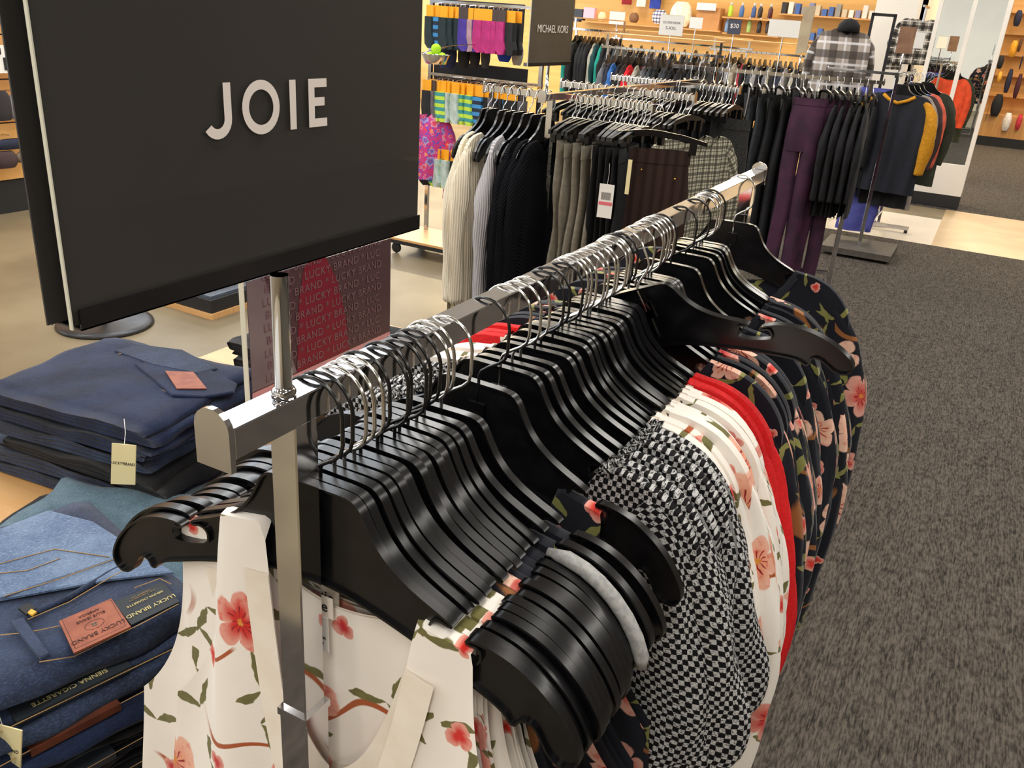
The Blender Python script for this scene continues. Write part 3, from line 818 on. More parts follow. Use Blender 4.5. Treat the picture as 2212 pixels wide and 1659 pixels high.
loc_tube(top, [atz(320, 830, zt_-.004), atz(380, 856, zt_-.006), atz(440, 858, zt_-.008), atz(505, 850, zt_-.008)], .0011, STITCH, 'stitching')
# paper swing tag hanging from the far stack
def swing_tag(name, tl, tr, br, bl, label, txt, strtop):
    e = empty(name, tl, 0, label, 'price tag', 'cream paper swing tags')
    n = (tr-tl).cross(bl-tl).normalized()*.0006
    vs = [p-Vector(tl) for p in (tl, tr, br, bl)]; g = G(); g.add([v-n for v in vs]+[v+n for v in vs], [(3,2,1,0),(4,5,6,7),(0,1,5,4),(1,2,6,5),(2,3,7,6),(3,0,4,7)])
    g.build('tag_card', PAPER, e)
    m = ((tl+tr)/2+(bl-tl)*.14)-tl
    s = G().tube([m, m+(strtop-(tl+m))*.5+Vector((.004, 0, .004)), strtop-tl], .0005, 5).build('string', WHITEP, e)
    fn = (tr-tl).cross(tl-bl).normalized()*.0008
    if fn.dot(Vector((0,0,CZ))-tl) < 0: fn = -fn
    cc = (tl+tr+br+bl)/4-tl+fn
    text_mesh('tag_text', txt, .0072, INKB, cc+(tl-bl)*.02, (tr-tl), (tl-bl), e, sp=1.1)
    return e
def tagpts(a, b, c_, d_, Y): return [aty(*q, Y) for q in (a, b, c_, d_)]
p = tagpts((242,957), (294,962), (292,1047), (240,1045), .735)
swing_tag('swing_tag', p[0], p[1], p[2], p[3], 'cream paper LUCKY BRAND swing tag hanging off the front corner of the far jeans stack', 'LUCKY*BRAND', aty(268, 905, .775))
p = tagpts((-25,1558), (48,1578), (44,1675), (-30,1655), .345)
swing_tag('swing_tag', p[0], p[1], p[2], p[3], 'pale yellow paper swing tag at the lower left corner below the near jeans stack', 'LUCKY*BRAND', aty(-20, 1520, .36))
# black stack behind
for k in range(5):
    jeans(-1.10+.006*(k % 2), 1.34, TZ+k*.030, .30, .30, .030, .05*(k % 2), DEN_B, 'black folded jeans beside the maroon table sign, %s from the bottom' % nth(k+1), 'black folded jeans by the table sign', 90+k)
# grey-blue pairs between the two stacks
jeans(-1.03, .66, TZ, .30, .24, .030, .25, DEN_B, 'black folded jeans lying flat between the two stacks', 'loose jeans between the stacks', 101)
jeans(-.985, .70, TZ+.030, .34, .24, .036, .35, DEN_G, 'washed grey-blue folded jeans lying between the two stacks', 'loose jeans between the stacks', 102, 2)
jeans(-.90, .88, TZ, .22, .16, .05, .2, DEN_G, 'grey-blue jeans folded small behind the hanger tips', 'loose jeans between the stacks', 103, 2)
# near stack
GN = 'folded jeans in the near stack'; z = TZ; rz0 = -.24
near = [(DEN_B, 'black folded jeans at the bottom of the near stack', .026, .048, 0),
        (DEN_B, 'black folded jeans printed SIZE 14/32 low in the near stack', .026, .043, .01),
        (DEN_B, 'frayed black folded jeans under the dark leather patch in the near stack', .024, .034, -.02),
        (DEN_D, 'dark folded jeans with a dark brown leather patch midway in the near stack', .026, .033, .01),
        (DEN_M, 'blue folded jeans printed SIENNA CIGARETTE just below the top of the near stack', .028, .020, -.01)]
objs = []
for k, (m, l, t, dx, rz) in enumerate(near):
    objs.append(jeans(-.835+dx*.97, .455-dx*.24, z, .285, .27, t, rz0+rz, m, l, GN, 110+k, 3, 0.0, .35)); z += t
nt_ = jeans(-.835, .460, z, .285, .28, .040, rz0, DEN_M, 'mid blue folded jeans with a brown leather waist patch, topmost of the near stack', GN, 120, 2, 0.0, .35)
ZT = z+.042; ZP = ZT+.001
A = lambda x, y, dz=0: atz(x, y, ZT+dz)
# faded leg panel and back pocket lying uppermost
pk = [A(-60,1170), A(105,1106), A(200,1130), A(375,1240), A(240,1255), A(-60,1310)]
def poly_slab(parent, pts, h, mat, name, label=None):
    M = Matrix.Translation(parent.location) @ Matrix.Rotation(parent.rotation_euler[2], 4, 'Z'); I = M.inverted()
    lo = [I @ v for v in pts]; n = len(lo); g = G()
    cen = sum(lo, Vector())/n
    mid = [p+Vector((0,0,h*.7)) for p in lo]; hi = [cen+(p-cen)*.96+Vector((0,0,h)) for p in lo]
    fs = [tuple(range(2*n, 3*n))]
    for r_ in (0, 1):
        for i in range(n): fs.append((r_*n+i, r_*n+(i+1) % n, (r_+1)*n+(i+1) % n, (r_+1)*n+i))
    g.add(lo+mid+hi, fs); o = g.build(name, mat, parent)
    if label: plab(o, label)
    return o
poly_slab(nt_, pk, .0035, DEN_L, 'seat_panel', 'faded light blue seat panel')
poly_slab(nt_, [A(-40,1222,.003), A(118,1180,.003), A(250,1200,.003), A(248,1210,.003), A(10,1292,.003), A(-50,1300,.003)], .0028, DEN_L, 'back_pocket', 'faded light blue back pocket with a frayed lower edge')
for q in ([(-40,1228),(118,1186),(236,1203)], [(-20,1240),(60,1232),(130,1206)], [(8,1288),(130,1250),(246,1208)]):
    loc_tube(nt_, [A(x, y, .0066) for x, y in q], .0006, STITCH, 'stitching')
# raised seam between yoke and waistband
for q, r in (([(60,1330),(150,1290),(240,1235),(315,1198)], .0034),):
    o = loc_tube(nt_, [A(x, y, .001) for x, y in q], r, DEN_M, 'waist_seam')
for q in ([(60,1338),(150,1300),(244,1244),(318,1206)], [(0,1372),(60,1366),(130,1352)], [(290,1270),(345,1250),(370,1262)], [(85,1430),(160,1418),(300,1350),(385,1305)]):
    loc_tube(nt_, [A(x, y, .0035) for x, y in q], .0006, STITCH, 'stitching')
lp = poly_slab(nt_, [A(22,1347,.002), A(50,1338,.002), A(108,1418,.002), A(88,1428,.002)], .004, DEN_M, 'belt_loop')
pt_ = patch(nt_, [A(128,1345,.001), A(160,1414,.001), A(283,1357,.001), A(241,1296,.001)], .0022, LEATHER, 'leather_patch', 'brown leather patch stamped LUCKY BRAND')
# text on the patch reads upside down from the camera
pc = (A(128,1345)+A(160,1414)+A(283,1357)+A(241,1296))/4+Vector((0,0,.0036))
rt = (A(160,1414)-A(283,1357)).normalized(); upv = (A(160,1414)-A(128,1345)).normalized()
wd = (A(160,1414)-A(283,1357)).length; hg = (A(160,1414)-A(128,1345)).length
wtext(nt_, 'LUCKY BRAND', wd*.14, INK, pc+upv*hg*.28, rt, upv)
wtext(nt_, 'BLUE JEANS', wd*.10, INK, pc-upv*hg*.20, rt, upv)
wtext(nt_, 'AMERICA', wd*.09, INK, pc-upv*hg*.33, rt, upv)
def flat_ring(parent, cen, a, b, e1, e2, r, mat, name):
    loc_tube(parent, [cen+e1*(a*math.cos(2*PI*k/20))+e2*(b*math.sin(2*PI*k/20)) for k in range(21)], r, mat, name)
flat_ring(nt_, pc+upv*hg*.03-Vector((0,0,.0005)), wd*.17, hg*.12, rt, upv, .0004, INK, 'stamped_emblem')
for k in range(4):
    a = PI/4+k*PI/2; q = pc+upv*hg*.03+rt*(wd*.035*math.cos(a))+upv*(hg*.04*math.sin(a))
    poly_slab(nt_, [q+rt*(.0013*math.cos(m*PI/4))+upv*(.0013*math.sin(m*PI/4))-Vector((0,0,.0006)) for m in range(8)], .0005, plain('clover_green', (58,74,58)), 'clover_leaf')
bw = [(.44,.44),(.44,-.44),(-.44,-.44),(-.44,.44),(.44,.44)]
loc_tube(nt_, [pc+rt*(wd*a)+upv*(hg*b)-Vector((0,0,.0006)) for a, b in bw], .0004, INK, 'stamped_border')
lb = patch(nt_, [A(245,1303,.0005), A(284,1352,.0005), A(388,1302,.0005), A(352,1258,.0005)], .0016, LABEL, 'waist_label', 'dark teal cloth label lettered LUCKY BRAND')
lc = (A(245,1303)+A(284,1352)+A(388,1302)+A(352,1258))/4+Vector((0,0,.0026))
r2 = (A(284,1352)-A(388,1302)).normalized(); u2 = (A(284,1352)-A(245,1303)).normalized(); w2 = (A(284,1352)-A(388,1302)).length; h2 = (A(284,1352)-A(245,1303)).length
wtext(nt_, 'LUCKY BRAND', w2*.15, GOLD, lc+u2*h2*.22, r2, u2)
wtext(nt_, 'SIENNA CIGARETTE', w2*.085, GOLD, lc-u2*h2*.10, r2, u2)
wtext(nt_, 'SLIM THROUGH FIT\nSTRAIGHT LEG', w2*.062, plain('bronze_ink', (140,116,84)), lc-u2*h2*.30, r2, u2)
tb_ = poly_slab(nt_, [A(40,1318,.002), A(62,1306,.002), A(80,1318,.002), A(58,1332,.002)], .003, INKB, 'button_tab')
poly_slab(nt_, [A(60,1326,.004), A(68,1318,.004), A(80,1324,.004), A(70,1332,.004)], .002, plain('yellow_thread', (226,170,40)), 'embroidered_clover')
# printed waist strips and the dark patch on the ledges of the lower pairs
G().box(.108, .139, -.060, .055, .024, .0305).build('waist_label', LABEL, objs[4])
text_mesh('printed_text', 'SIENNA CIGARETTE', .0085, GOLD, (.128, -.004, .0309), (0,-1,0), (1,0,0), objs[4])
G().box(.108, .1415, -.060, .030, .020, .0290).build('leather_patch', LEATHER2, objs[3])
G().box(.108, .1405, -.085, .015, .020, .0285).build('waist_label', LABEL, objs[1])
text_mesh('printed_text', 'SIZE: 14/32', .0085, GOLD, (.134, -.045, .0289), (0,-1,0), (1,0,0), objs[1])
for ob in objs:
    G().tube([(.1400, -.125, .0275), (.1405, -.06, .0285), (.1405, .06, .0280), (.1400, .125, .0275)], .0006, 5).build('stitching', STITCH, ob)

# table sign with the maroon print
LX = -.90; ts = empty('table_sign', (LX, 1.07, TZ), 0, 'maroon LUCKY BRAND table sign in clear acrylic behind the sign stem', 'sign')
yl, yr = .892-1.07, 1.247-1.07; zt2 = 1.195-TZ
G().box(-.004, .004, yl-.004, yr+.003, .0, zt2+.003).build('acrylic_holder', ACRY, ts)
G().box(-.0042, .0046, yl-.0065, yl-.0045, .0, zt2+.003).build('acrylic_edge', ACRE, ts)
G().box(-.05, .05, yl, yr, .0, .006).build('holder_foot', ACRY, ts)
MAR = noisy('maroon_print', (78,58,62), (88,66,70), 4, rough=.35); PINKM = plain('dark_red_print', (120,32,50), rough=.35)
GREYP = noisy('grey_print', (128,116,118), (112,100,104), 8, rough=.35)
g = G().box(.0045, .0052, yl, yr, .235, zt2); pc_ = g.build('printed_card', MAR, ts)
G().box(.0045, .0053, yl, yr, .225, .238).build('pink_border', plain('pink_border', (206,150,152), rough=.4), ts)
G().add([(.0056, yl, .240), (.0056, yl+.10, .240), (.0056, yl+.035, zt2), (.0056, yl, zt2)], [(0,1,2,3)]).build('grey_figure', GREYP, ts)
rp = [(.10,.0),(.235,.0),(.225,.06),(.205,.13),(.175,.178),(.15,.182),(.125,.175),(.11,.12)]
G().add([(.0058, yl+a, .240+b) for a, b in rp], [tuple(range(len(rp)))]).build('red_figure', PINKM, ts)
TX = plain('faint_print_text', (118,92,96), rough=.4)
for k in range(9):
    body = 'LUCKY BRAND * LUCKY BRAND' if k % 2 == 0 else 'BRAND * LUCKY BRAND * LUC'
    tt = text_mesh('printed_text', body, .0185, TX, (.0062, (yl+yr)/2, .252+k*.0205), (0,1,0), (0,0,1), ts, sp=1.12)
    # keep the line inside the card
    for v in tt.data.vertices: v.co.y = min(max(v.co.y, yl+.002), yr-.002)

# ------------------------------------------------------------------ background racks
def recolor(o, mat, names=('body_panel', 'sleeve', 'trousers', 'ruffle')):
    for c in [c for c in bpy.data.objects if c.parent == o]:
        if c.name.split('.')[0] in names and c.material_slots:
            c.material_slots[0].link = 'OBJECT'; c.material_slots[0].material = mat
    return o
def atx(x, y, X):
    d = ray(x, y); k = X/d.x; return Vector((X, d.y*k, CZ+d.z*k))
quad = rail_rack('clothing_rack', -1.25, 2.53, 4.10, RZ, 'chrome rack with three cross rails behind the foreground rail, carrying trousers',
                 cross=[(2.66, -1.53, -.93), (3.18, -1.49, -.96), (3.84, -1.556, -.973)])
QY = (2.53+4.10)/2
def sign_on_rail(x, y, z, label, lines, yaw=0, w=.28, h=.18, matc=None):
    t = empty('sign_holder', (x, y, z), yaw, label, 'sign')
    G().lathe([(.0, 0), (.0075, 0), (.0075, .004), (.0052, .006), (.0052, .082)], 14).build('stem', CHROME, t, smooth=True)
    G().box(-.009, .009, -w/2, w/2, .082, .092).build('holder_channel', CHROME_D, t)
    G().box(.0055, .0075, -w/2-.003, w/2+.003, .083, .083+h).build('front_pane', ACRY, t)
    G().box(.0055, .0075, -w/2-.005, -w/2-.0031, .083, .083+h).build('pane_edge', ACRE, t)
    G().box(.0030, .0050, -w/2+.002, w/2-.002, .084, .082+h).build('printed_card', matc or SIGNB, t)
    for i, (s, sz, dz) in enumerate(lines): text_mesh('lettering', s, sz, SIGNW, (.0078, 0, .083+h*.5+dz), (0,1,0), (0,0,1), t, sp=1.0)
    return t
sign_on_rail(-1.262, 2.58, RZ, 'brown-grey MICHAEL KORS sign in clear acrylic above the trouser rack', [('MICHAEL KORS', .031, -.006)], w=.30, h=.22, matc=noisy('smoky_print', (96,88,76), (84,76,66), 6, rough=.25))

# hanger with trouser clips
def make_clip_hanger(label=''):
    t = empty('clip_hanger', (0,0,0), 0, label, 'hanger')
    o = [(-.17,-.022),(-.10,-.006),(-.02,.004),(.02,.004),(.10,-.006),(.17,-.022),(.172,-.034),(.10,-.022),(0,-.014),(-.10,-.022),(-.172,-.034)]
    G().prism(o, -.0045, .0045).build('bar', PLASTIC, t)
    G().tube(hook_pts(), .0017, 6).build('hook', WIRE_S, t, smooth=True)
    for s in (-1, 1):
        g = G(); g.box(s*.13-.011, s*.13+.011, -.008, .008, -.062, -.020); g.build('clip', PLASTIC, t)
        # wire spring of the clip
    return t
def make_plain_hanger(label=''):
    t = empty('plain_hanger', (0,0,0), 0, label, 'hanger')
    G().prism(HALF[:11]+HALF[21:34]+HALF[41:-1]+[(-x, z) for x, z in reversed(HALF[41:-1])]+[(-x, z) for x, z in reversed(HALF[21:34])]+[(-x, z) for x, z in reversed(HALF[1:11])], -.0035, .0035).build('hanger_body', PLASTIC, t)
    G().tube(hook_pts(), .0017, 6).build('hook', WIRE_S, t, smooth=True)
    return t
CLIPH = make_clip_hanger(); PLAINH = make_plain_hanger()
CLIPH_used = PLAINH_used = False
def put(kind, x, y, rz, label, group):
    """take the first one itself, then copies"""
    global CLIPH_used, PLAINH_used
    if kind == 'clip':
        o = CLIPH if not CLIPH_used else dup(CLIPH); CLIPH_used = True
    else:
        o = PLAINH if not PLAINH_used else dup(PLAINH); PLAINH_used = True
    o.location = (x, y, HZ); o.rotation_euler = (0, 0, rz); o['label'] = label; o['group'] = group
    return o
def trousers_mesh(name, L, w, t, mat, label, cat='trousers', group=None, seed=0, legs=True, waist=True):
    rnd = random.Random(seed); e = empty(name, (0,0,0), 0, label, cat, group); g = G()
    n = 28
    def row(z, hw, ht, cx=0, f=.10, k=5, ph=0):
        return [((cx+hw*(abs(math.cos(2*PI*i/n))**.8)*(1 if math.cos(2*PI*i/n) >= 0 else -1)), ht*math.sin(2*PI*i/n)*(1+f*math.sin(k*2*PI*i/n+ph+z*3))+.004*math.sin(cx*40+z*9), z) for i in range(n)]
    ph = rnd.uniform(0, 6)
    if legs:
        rows = [row(-.0, w, t*.55, ph=ph), row(-.04, w*1.0, t*.62, ph=ph), row(-.12, w*1.08, t, ph=ph), row(-.24, w*1.12, t*1.1, ph=ph), row(-.30, w*1.08, t, ph=ph)]
        g.grid(rows, close=True)
        for s in (-1, 1):
            rows = [row(-.22-(L-.22)*q/10, w*(.56-.10*q/10), t*(.95-.1*q/10), s*w*(.52+.05*math.sin(q)), .16, 3, ph+s) for q in range(11)]
            g.grid(rows, close=True)
    else:
        rows = [row(-L*q/14, w*(1-.10*q/14+.05*math.sin(q*1.3+ph)), t*(.6+.4*min(1, q/3)), .008*math.sin(q*.7+ph), .22, 4, ph) for q in range(15)]
        g.grid(rows, close=True)
    g.build('trousers' , mat, e, smooth=True)
    if waist:
        rows = [row(.006, w*1.01, t*.62, ph=ph), row(-.035, w*1.03, t*.70, ph=ph)]
        G().grid(rows, close=True).build('waistband', mat, e, smooth=True)
    return e
rq = random.Random(11)
# --- cross rail 1 (y 2.66)
Z0 = HZ
gk = 'hangers on the nearest cross rail of the trouser rack'
xs1 = [(-1.515,'p'),(-1.495,'p'),(-1.455,'p'),(-1.425,'p'),(-1.395,'p'),(-1.36,'p'),(-1.325,'p'),(-1.29,'p')]+[(x, 'c') for x in (-1.20,-1.185,-1.165,-1.145,-1.125,-1.105,-1.09,-1.07,-1.05,-1.035,-1.02,-1.005,-.990,-.975,-.962,-.948)]
for i, (x, k) in enumerate(xs1):
    put('plain' if k == 'p' else 'clip', x, 2.66, PI/2+rq.uniform(-.10, .10), 'black hanger with silver hook on the nearest cross rail, %s from its left end' % nth(i+1), gk)
LOW = dict(path=LONG['path'], rad=[(a*1.25, b*1.5) for a, b in LONG['rad']], fold=.14, n=12)
def bgtop(label, cat, mat, x, y, rz, hem=-.62, hemw=.25, seed=1, z=None, group=None, name='knit_sweater', smat=None, amp=.010, bulge=.02, thick=1.5, nf=.12, scale=None, sl=True):
    s_ = dict(path=LONG['path'], rad=[(a*1.25, b*thick) for a, b in LONG['rad']], fold=.14, n=12)
    if smat: s_['mat'] = smat
    t = make_top(label, cat, mat, 'sleeve', nf=nf, nb=.09, hem=hem, hemw=hemw, seed=seed, amp=amp, bulge=bulge, name=name, sleeve=s_ if sl else None, nu=16, nv=10, group=group)
    t.location = (x, y, HZ if z is None else z); t.rotation_euler = (0, 0, rz)
    if scale: t.scale = scale
    return t
for i, (x, m, l, hem, rz) in enumerate([(-1.505, CREAMK, 'cream ribbed cardigan at the far left of the trouser rack', -.78, .05), (-1.462, CREAMK, 'cream ribbed cardigan second from the left on the trouser rack', -.80, -.05),
        (-1.405, GREYK, 'light grey ribbed cardigan hanging beside the cream cardigans', -.88, .12), (-1.345, BLACKK, 'black ribbed cardigan directly right of the grey cardigan', -.80, .10),
        (-1.300, BLACKK, 'black ribbed cardigan, middle one of the three black cardigans', -.76, .02), (-1.255, BLACKK, 'black ribbed cardigan nearest the grey trousers', -.74, -.06)]):
    bgtop(l, 'cardigan', m, x, 2.66, PI/2+rz, hem=hem, hemw=.24, seed=200+i, name='knit_cardigan', bulge=.022, thick=1.9, amp=.007)
# collars of the cardigans
for i, x in enumerate((-1.150, -1.128, -1.104, -1.080, -1.052)):
    t = trousers_mesh('grey_trousers', .62+.02*i, .085, .014, OLIVEG, 'grey twill trousers clipped on the trouser rack, %s of five from the left' % nth(i+1), group='grey twill trousers', seed=300+i, legs=False)
    t.location = (x, 2.56, Z0-.055-.006*(i % 2)); t.rotation_euler = (0, 0, PI/2+.06*(i-2))
for i, x in enumerate((-1.030, -1.012, -.994, -.976, -.960)):
    t = trousers_mesh('black_trousers', .80, .10, .009, BLACKF, 'slim black trousers on the trouser rack, %s to the right of the grey pairs' % nth(i+1), group='slim black trousers', seed=310+i, legs=False)
    t.location = (x, 2.57, Z0-.055); t.rotation_euler = (0, 0, PI/2+.04*(i-2))
bt = trousers_mesh('brown_trousers', .85, .125, .022, BROWNK, 'dark brown pleated trousers with gold studs facing the aisle', seed=320, legs=True)
bt.location = (-.905, 2.60, Z0-.058); bt.rotation_euler = (0, 0, .42)
for px_, pz in ((-.075, -.09), (.085, -.075), (-.02, -.055)):
    G().lathe([(0, 0), (.004, .001), (.0035, .003), (0, .004)], 8).build('stud', plain('brass', (200,160,70), metal=1, rough=.3), bt, smooth=True, loc=(px_, -.026, pz), rot=(PI/2, 0, 0))
o = put('clip', -.905, 2.60, .42, 'black clip hanger holding the dark brown trousers, turned to the aisle', gk)
# price tags on the black trousers
def price_tag(x, y, z, rz, label, w=.045, h=.10):
    e = empty('price_tag', (x, y, z), rz, label, 'price tag', 'hanging price tags')
    G().box(-w/2, w/2, -.0006, .0006, -h, 0).build('tag_card', WHITEP, e)
    G().box(-w/2+.002, w/2-.002, -.0012, -.0007, -h*.62, -h*.52).build('red_stripe', plain('tag_pink', (226,110,120)), e)
    for k in range(9): 
        pass
    g = G(); 
    for k in range(10): g.box(-w*.32+k*w*.066, -w*.32+k*w*.066+w*.03, -.0012, -.0007, -h*.46, -h*.24)
    g.build('barcode', INKB, e)
    G().tube([(0, 0, -.004), (.002, 0, .03), (0, 0, .06)], .0006, 5).build('string', WHITEP, e)
    return e
p = aty(1312, 398, 2.42); price_tag(p.x, p.y, p.z, .12, 'white price tag with a pink stripe hanging on the black trousers')
p = aty(1362, 345, 2.44)
e = empty('swing_tag', p, .1, 'narrow cream swing tag seen edge-on beside the brown trousers', 'price tag', 'hanging price tags')
G().box(-.006, .006, -.0006, .0006, -.10, 0).build('tag_card', PAPER, e)
# --- cross rail 2 and 3
for r, (yy, xa, xb, nn_) in enumerate(((3.18, -1.47, -.975, 22), (3.84, -1.53, -.99, 30))):
    wordr = 'middle' if r == 0 else 'farthest'
    for i in range(nn_):
        x = xa+(xb-xa)*(i/(nn_-1))**(1.0 if r else .9)+rq.uniform(-.004, .004)
        if r == 1 and .55 < i/nn_ < .68: continue
        put('clip', x, yy, PI/2+rq.uniform(-.08, .08), 'black clip hanger with silver hook on the %s cross rail, %s from its left end' % (wordr, nth(i+1)), 'hangers on the %s cross rail of the trouser rack' % wordr)
    for i in range(11 if r == 0 else 12):
        x = xa+.06+(xb-xa-.10)*i/11
        m = BLACKF if i % 3 else DKGREY
        t = trousers_mesh('dark_trousers', .82, .15, .016, m, 'dark trousers on the %s cross rail, %s from its left end' % (wordr, nth(i+1)), group='dark trousers on the %s cross rail' % wordr, seed=330+i+20*r, legs=False, waist=False)
        t.location = (x, yy, Z0-.055); t.rotation_euler = (0, 0, PI/2+rq.uniform(-.05, .05))
bgtop('cream and black plaid shirt just right of the brown trousers', 'shirt', PLAIDC, -.955, 3.12, PI/2-.30, hem=-.60, hemw=.20, seed=401, name='plaid_shirt', bulge=.012, amp=.006)
bgtop('black and cream plaid shirt at the right end of the middle cross rail', 'shirt', PLAIDC, -.925, 3.16, PI/2-.42, hem=-.62, hemw=.20, seed=402, name='plaid_shirt', bulge=.012, amp=.006)
t = trousers_mesh('tweed_trousers', .88, .105, .03, TWEED, 'black tweed trousers at the right end of the farthest cross rail', seed=403); t.location = (-1.0, 3.78, Z0-.055); t.rotation_euler = (0, 0, .25)
# --- second rack: rail across the aisle, y 5.6
r2 = rail_rack('clothing_rack', 0, -.62, .62, RZ, 'chrome rail rack carrying the purple trousers, behind the trouser rack'); r2.location = (-1.22, 5.62, 0); r2.rotation_euler = (0, 0, -PI/2+.30)
def r2p(s): return (-1.22+s*math.cos(.30), 5.62+s*math.sin(.30))
for i in range(26):
    s = -.55+1.12*i/25+rq.uniform(-.008, .008); x, y = r2p(s)
    put('clip', x, y, PI/2+.30+rq.uniform(-.15, .15), 'black clip hanger with silver hook on the purple trousers rack, %s from left' % nth(i+1), 'hangers on the purple trousers rack')
for i, s in enumerate((-.42,-.34,-.26,-.19,-.12,-.05,.02,.09,.15)):
    x, y = r2p(s); m = (BLACKF, BLACKF, NAVY, BLACKF, DKGREY, DKGREY, BLACKF, BLACKF, BLACKF)[i]
    t = trousers_mesh('long_trousers', 1.03, .13, .030, m, 'long dark trousers left of the purple pair, %s from the left' % nth(i+1), group='long dark trousers', seed=420+i, legs=False, waist=False)
    t.location = (x, y, Z0-.055); t.rotation_euler = (0, 0, PI/2+rq.uniform(-.1, .1)+.1)
x, y = r2p(.26)
for k, (dx, l) in enumerate(((0, 'wide purple trousers, left of the two purple pairs'), (.10, 'wide purple trousers, right of the two purple pairs'))):
    t = trousers_mesh('purple_trousers', 1.08, .092, .035, PURPLE, l, group='purple trousers', seed=440+k)
    t.location = (x-.01+dx*1.3, y-.16+.10*k, Z0-.05); t.rotation_euler = (0, 0, .15+.3*k)
for i in range(5):
    x, y = r2p(.42+.035*i)
    bgtop('black blouse right of the purple trousers, %s of five' % nth(i+1), 'blouse', BLACKF, x, y, PI/2-.15+.06*i, hem=-.72, hemw=.21, seed=450+i, name='black_blouse', group='black blouses right of the purple trousers', bulge=.012, amp=.006)
# --- third rack: mustard and navy sweater
r3 = rail_rack('clothing_rack', -.70, 7.16, 8.50, RZ, 'chrome rack with the mustard and navy sweater, beside the aisle', cross=[(7.55, -1.25, -.70)])
sw = bgtop('navy sweater with mustard sleeves and collar facing the aisle', 'sweater', NAVY, -.665, 7.33, -.12, hem=-.78, hemw=.23, seed=470, smat=MUST, name='two_tone_sweater', bulge=.02, thick=3.4, nf=.07, scale=(1.12, 1, 1))
G().tube([(-.10,-.01,-.075),(-.06,-.024,-.105),(0,-.03,-.128),(.06,-.024,-.105),(.10,-.01,-.075)], .012, 8).build('collar', MUST, sw, smooth=True)
put('plain', -.665, 7.33, -.12, 'black hanger holding the mustard and navy sweater', 'hangers on the sweater rack')
dr = trousers_mesh('pleated_skirt', 1.08, .16, .05, PERI, 'periwinkle pleated dress hanging under the navy sweater', 'dress', seed=471, legs=False); dr.location = (-.80, 7.46, Z0-.05); dr.rotation_euler = (0, 0, .1)
for i, (m, l, y, hem, dx) in enumerate([(BLACKF, 'black top right behind the navy sweater', 7.42, -.9, .03), (flat('taupe_knit', (150,140,132)), 'taupe long cardigan behind the mustard sleeve', 7.52, -.92, .06), (flat('dark_plum', (60,44,44)), 'dark plum top behind the taupe cardigan', 7.62, -.62, .09),
        (flat('sky_blue', (96,134,206)), 'blue shirt peeking out behind the mustard sleeve', 7.72, -.25, .07), (flat('coral', (214,96,70)), 'coral top far back on the sweater rack', 7.86, -.5, .10), (BLACKF, 'black top at the back of the sweater rack', 7.98, -.66, .08),
        (OLIVE, 'olive green sweatshirt at the back of the sweater rack', 8.15, -.80, .16), (flat('orange_red', (206,72,40)), 'orange-red top behind the olive sweatshirt', 8.32, -.62, .13)]):
    bgtop(l, 'top', m, -.70+dx, y, -.10-.03*i, hem=hem, hemw=.22, seed=480+i, name='hanging_blouse', group=None, bulge=.015)
    put('plain', -.70+dx, y, -.10-.03*i, 'black hanger on the sweater rack, %s behind the mustard and navy sweater' % nth(i+1), 'hangers on the sweater rack')
for i in range(7):
    bgtop('black hanging top on the left arm of the sweater rack, %s from the left' % nth(i+1), 'top', (BLACKF, DKGREY, BLACKF)[i % 3], -1.20+.06*i, 7.52, PI/2+.1, hem=-.85, hemw=.2, seed=500+i, name='hanging_blouse', group='black tops on the sweater rack arm')
G().box(-.26, .26, -.25, .25, .03, .075).build('base_tray', noisy('rack_base_grey', (92,86,78), (80,74,68), 30, rough=.6), r3, loc=(0, -.55, 0))
# narrow topper on the third rack
tp = empty('rack_topper', (-.70, 7.235, RZ), 0, 'narrow brown and white topper sign on a stem above the sweater rack', 'sign')
G().lathe([(0,0),(.006,0),(.006,.14),(0,.14)], 10).build('stem', CHROME, tp, smooth=True)
G().box(-.055, .055, -.004, .004, .14, .32).build('printed_card', noisy('topper_brown', (128,92,70), (150,112,84), 12), tp)
tp2 = empty('rack_topper', tuple(aty(1723, 158, 5.62)), -.2, 'slanted beige topper card on a stem above the purple trousers rack', 'sign')
G().lathe([(0,0),(.005,0),(.005,.10),(0,.10)], 10).build('stem', CHROME, tp2, smooth=True)
G().prism([(-.035,.10),(.03,.12),(.035,.37),(-.03,.36)], -.003, .003).build('printed_card', noisy('topper_beige', (196,186,150), (150,120,100), 3), tp2)
# black frame and plaid jacket on a bust form
jp = aty(1808, 158, 8.0)
bf = empty('bust_form', (jp.x, 8.0, 0), 0, 'dark bust form on a pole under the plaid jacket', 'mannequin')
G().lathe([(0,1.10),(.08,1.10),(.09,1.25),(.10,1.42),(.09,1.50),(.05,1.55),(.045,1.62),(0,1.62)], 16).build('torso', BLACKF, bf, smooth=True)
G().lathe([(0,0),(.16,.0),(.16,.015),(.02,.03),(.02,1.12),(0,1.12)], 16).build('pole', PLASTIC, bf, smooth=True)
pj_ = bgtop('grey and white plaid jacket on a bust form above the racks', 'jacket', PLAIDG, jp.x, 8.0, .3, hem=-.60, hemw=.24, seed=520, z=1.68, name='plaid_jacket', bulge=.13, thick=3.5, nf=.035)
hc = G().lathe([(0,.10),(.05,.09),(.085,.05),(.09,.0),(0,0)], 16, (0,0,0)).build('knit_hat', BLACKF, None, smooth=True, loc=(jp.x+.02, 8.0, 1.615)); tag(hc, 'black knit hat resting on top of the plaid jacket form', 'hat')
fr = empty('garment_stand', (aty(1880,160,8.6).x, 8.6, 0), .2, 'tall black metal frame behind the plaid jacket', 'frame')
for sx in (-.08, .10): G().box(sx-.012, sx+.012, -.012, .012, 0, 1.78).build('upright', TOE, fr)
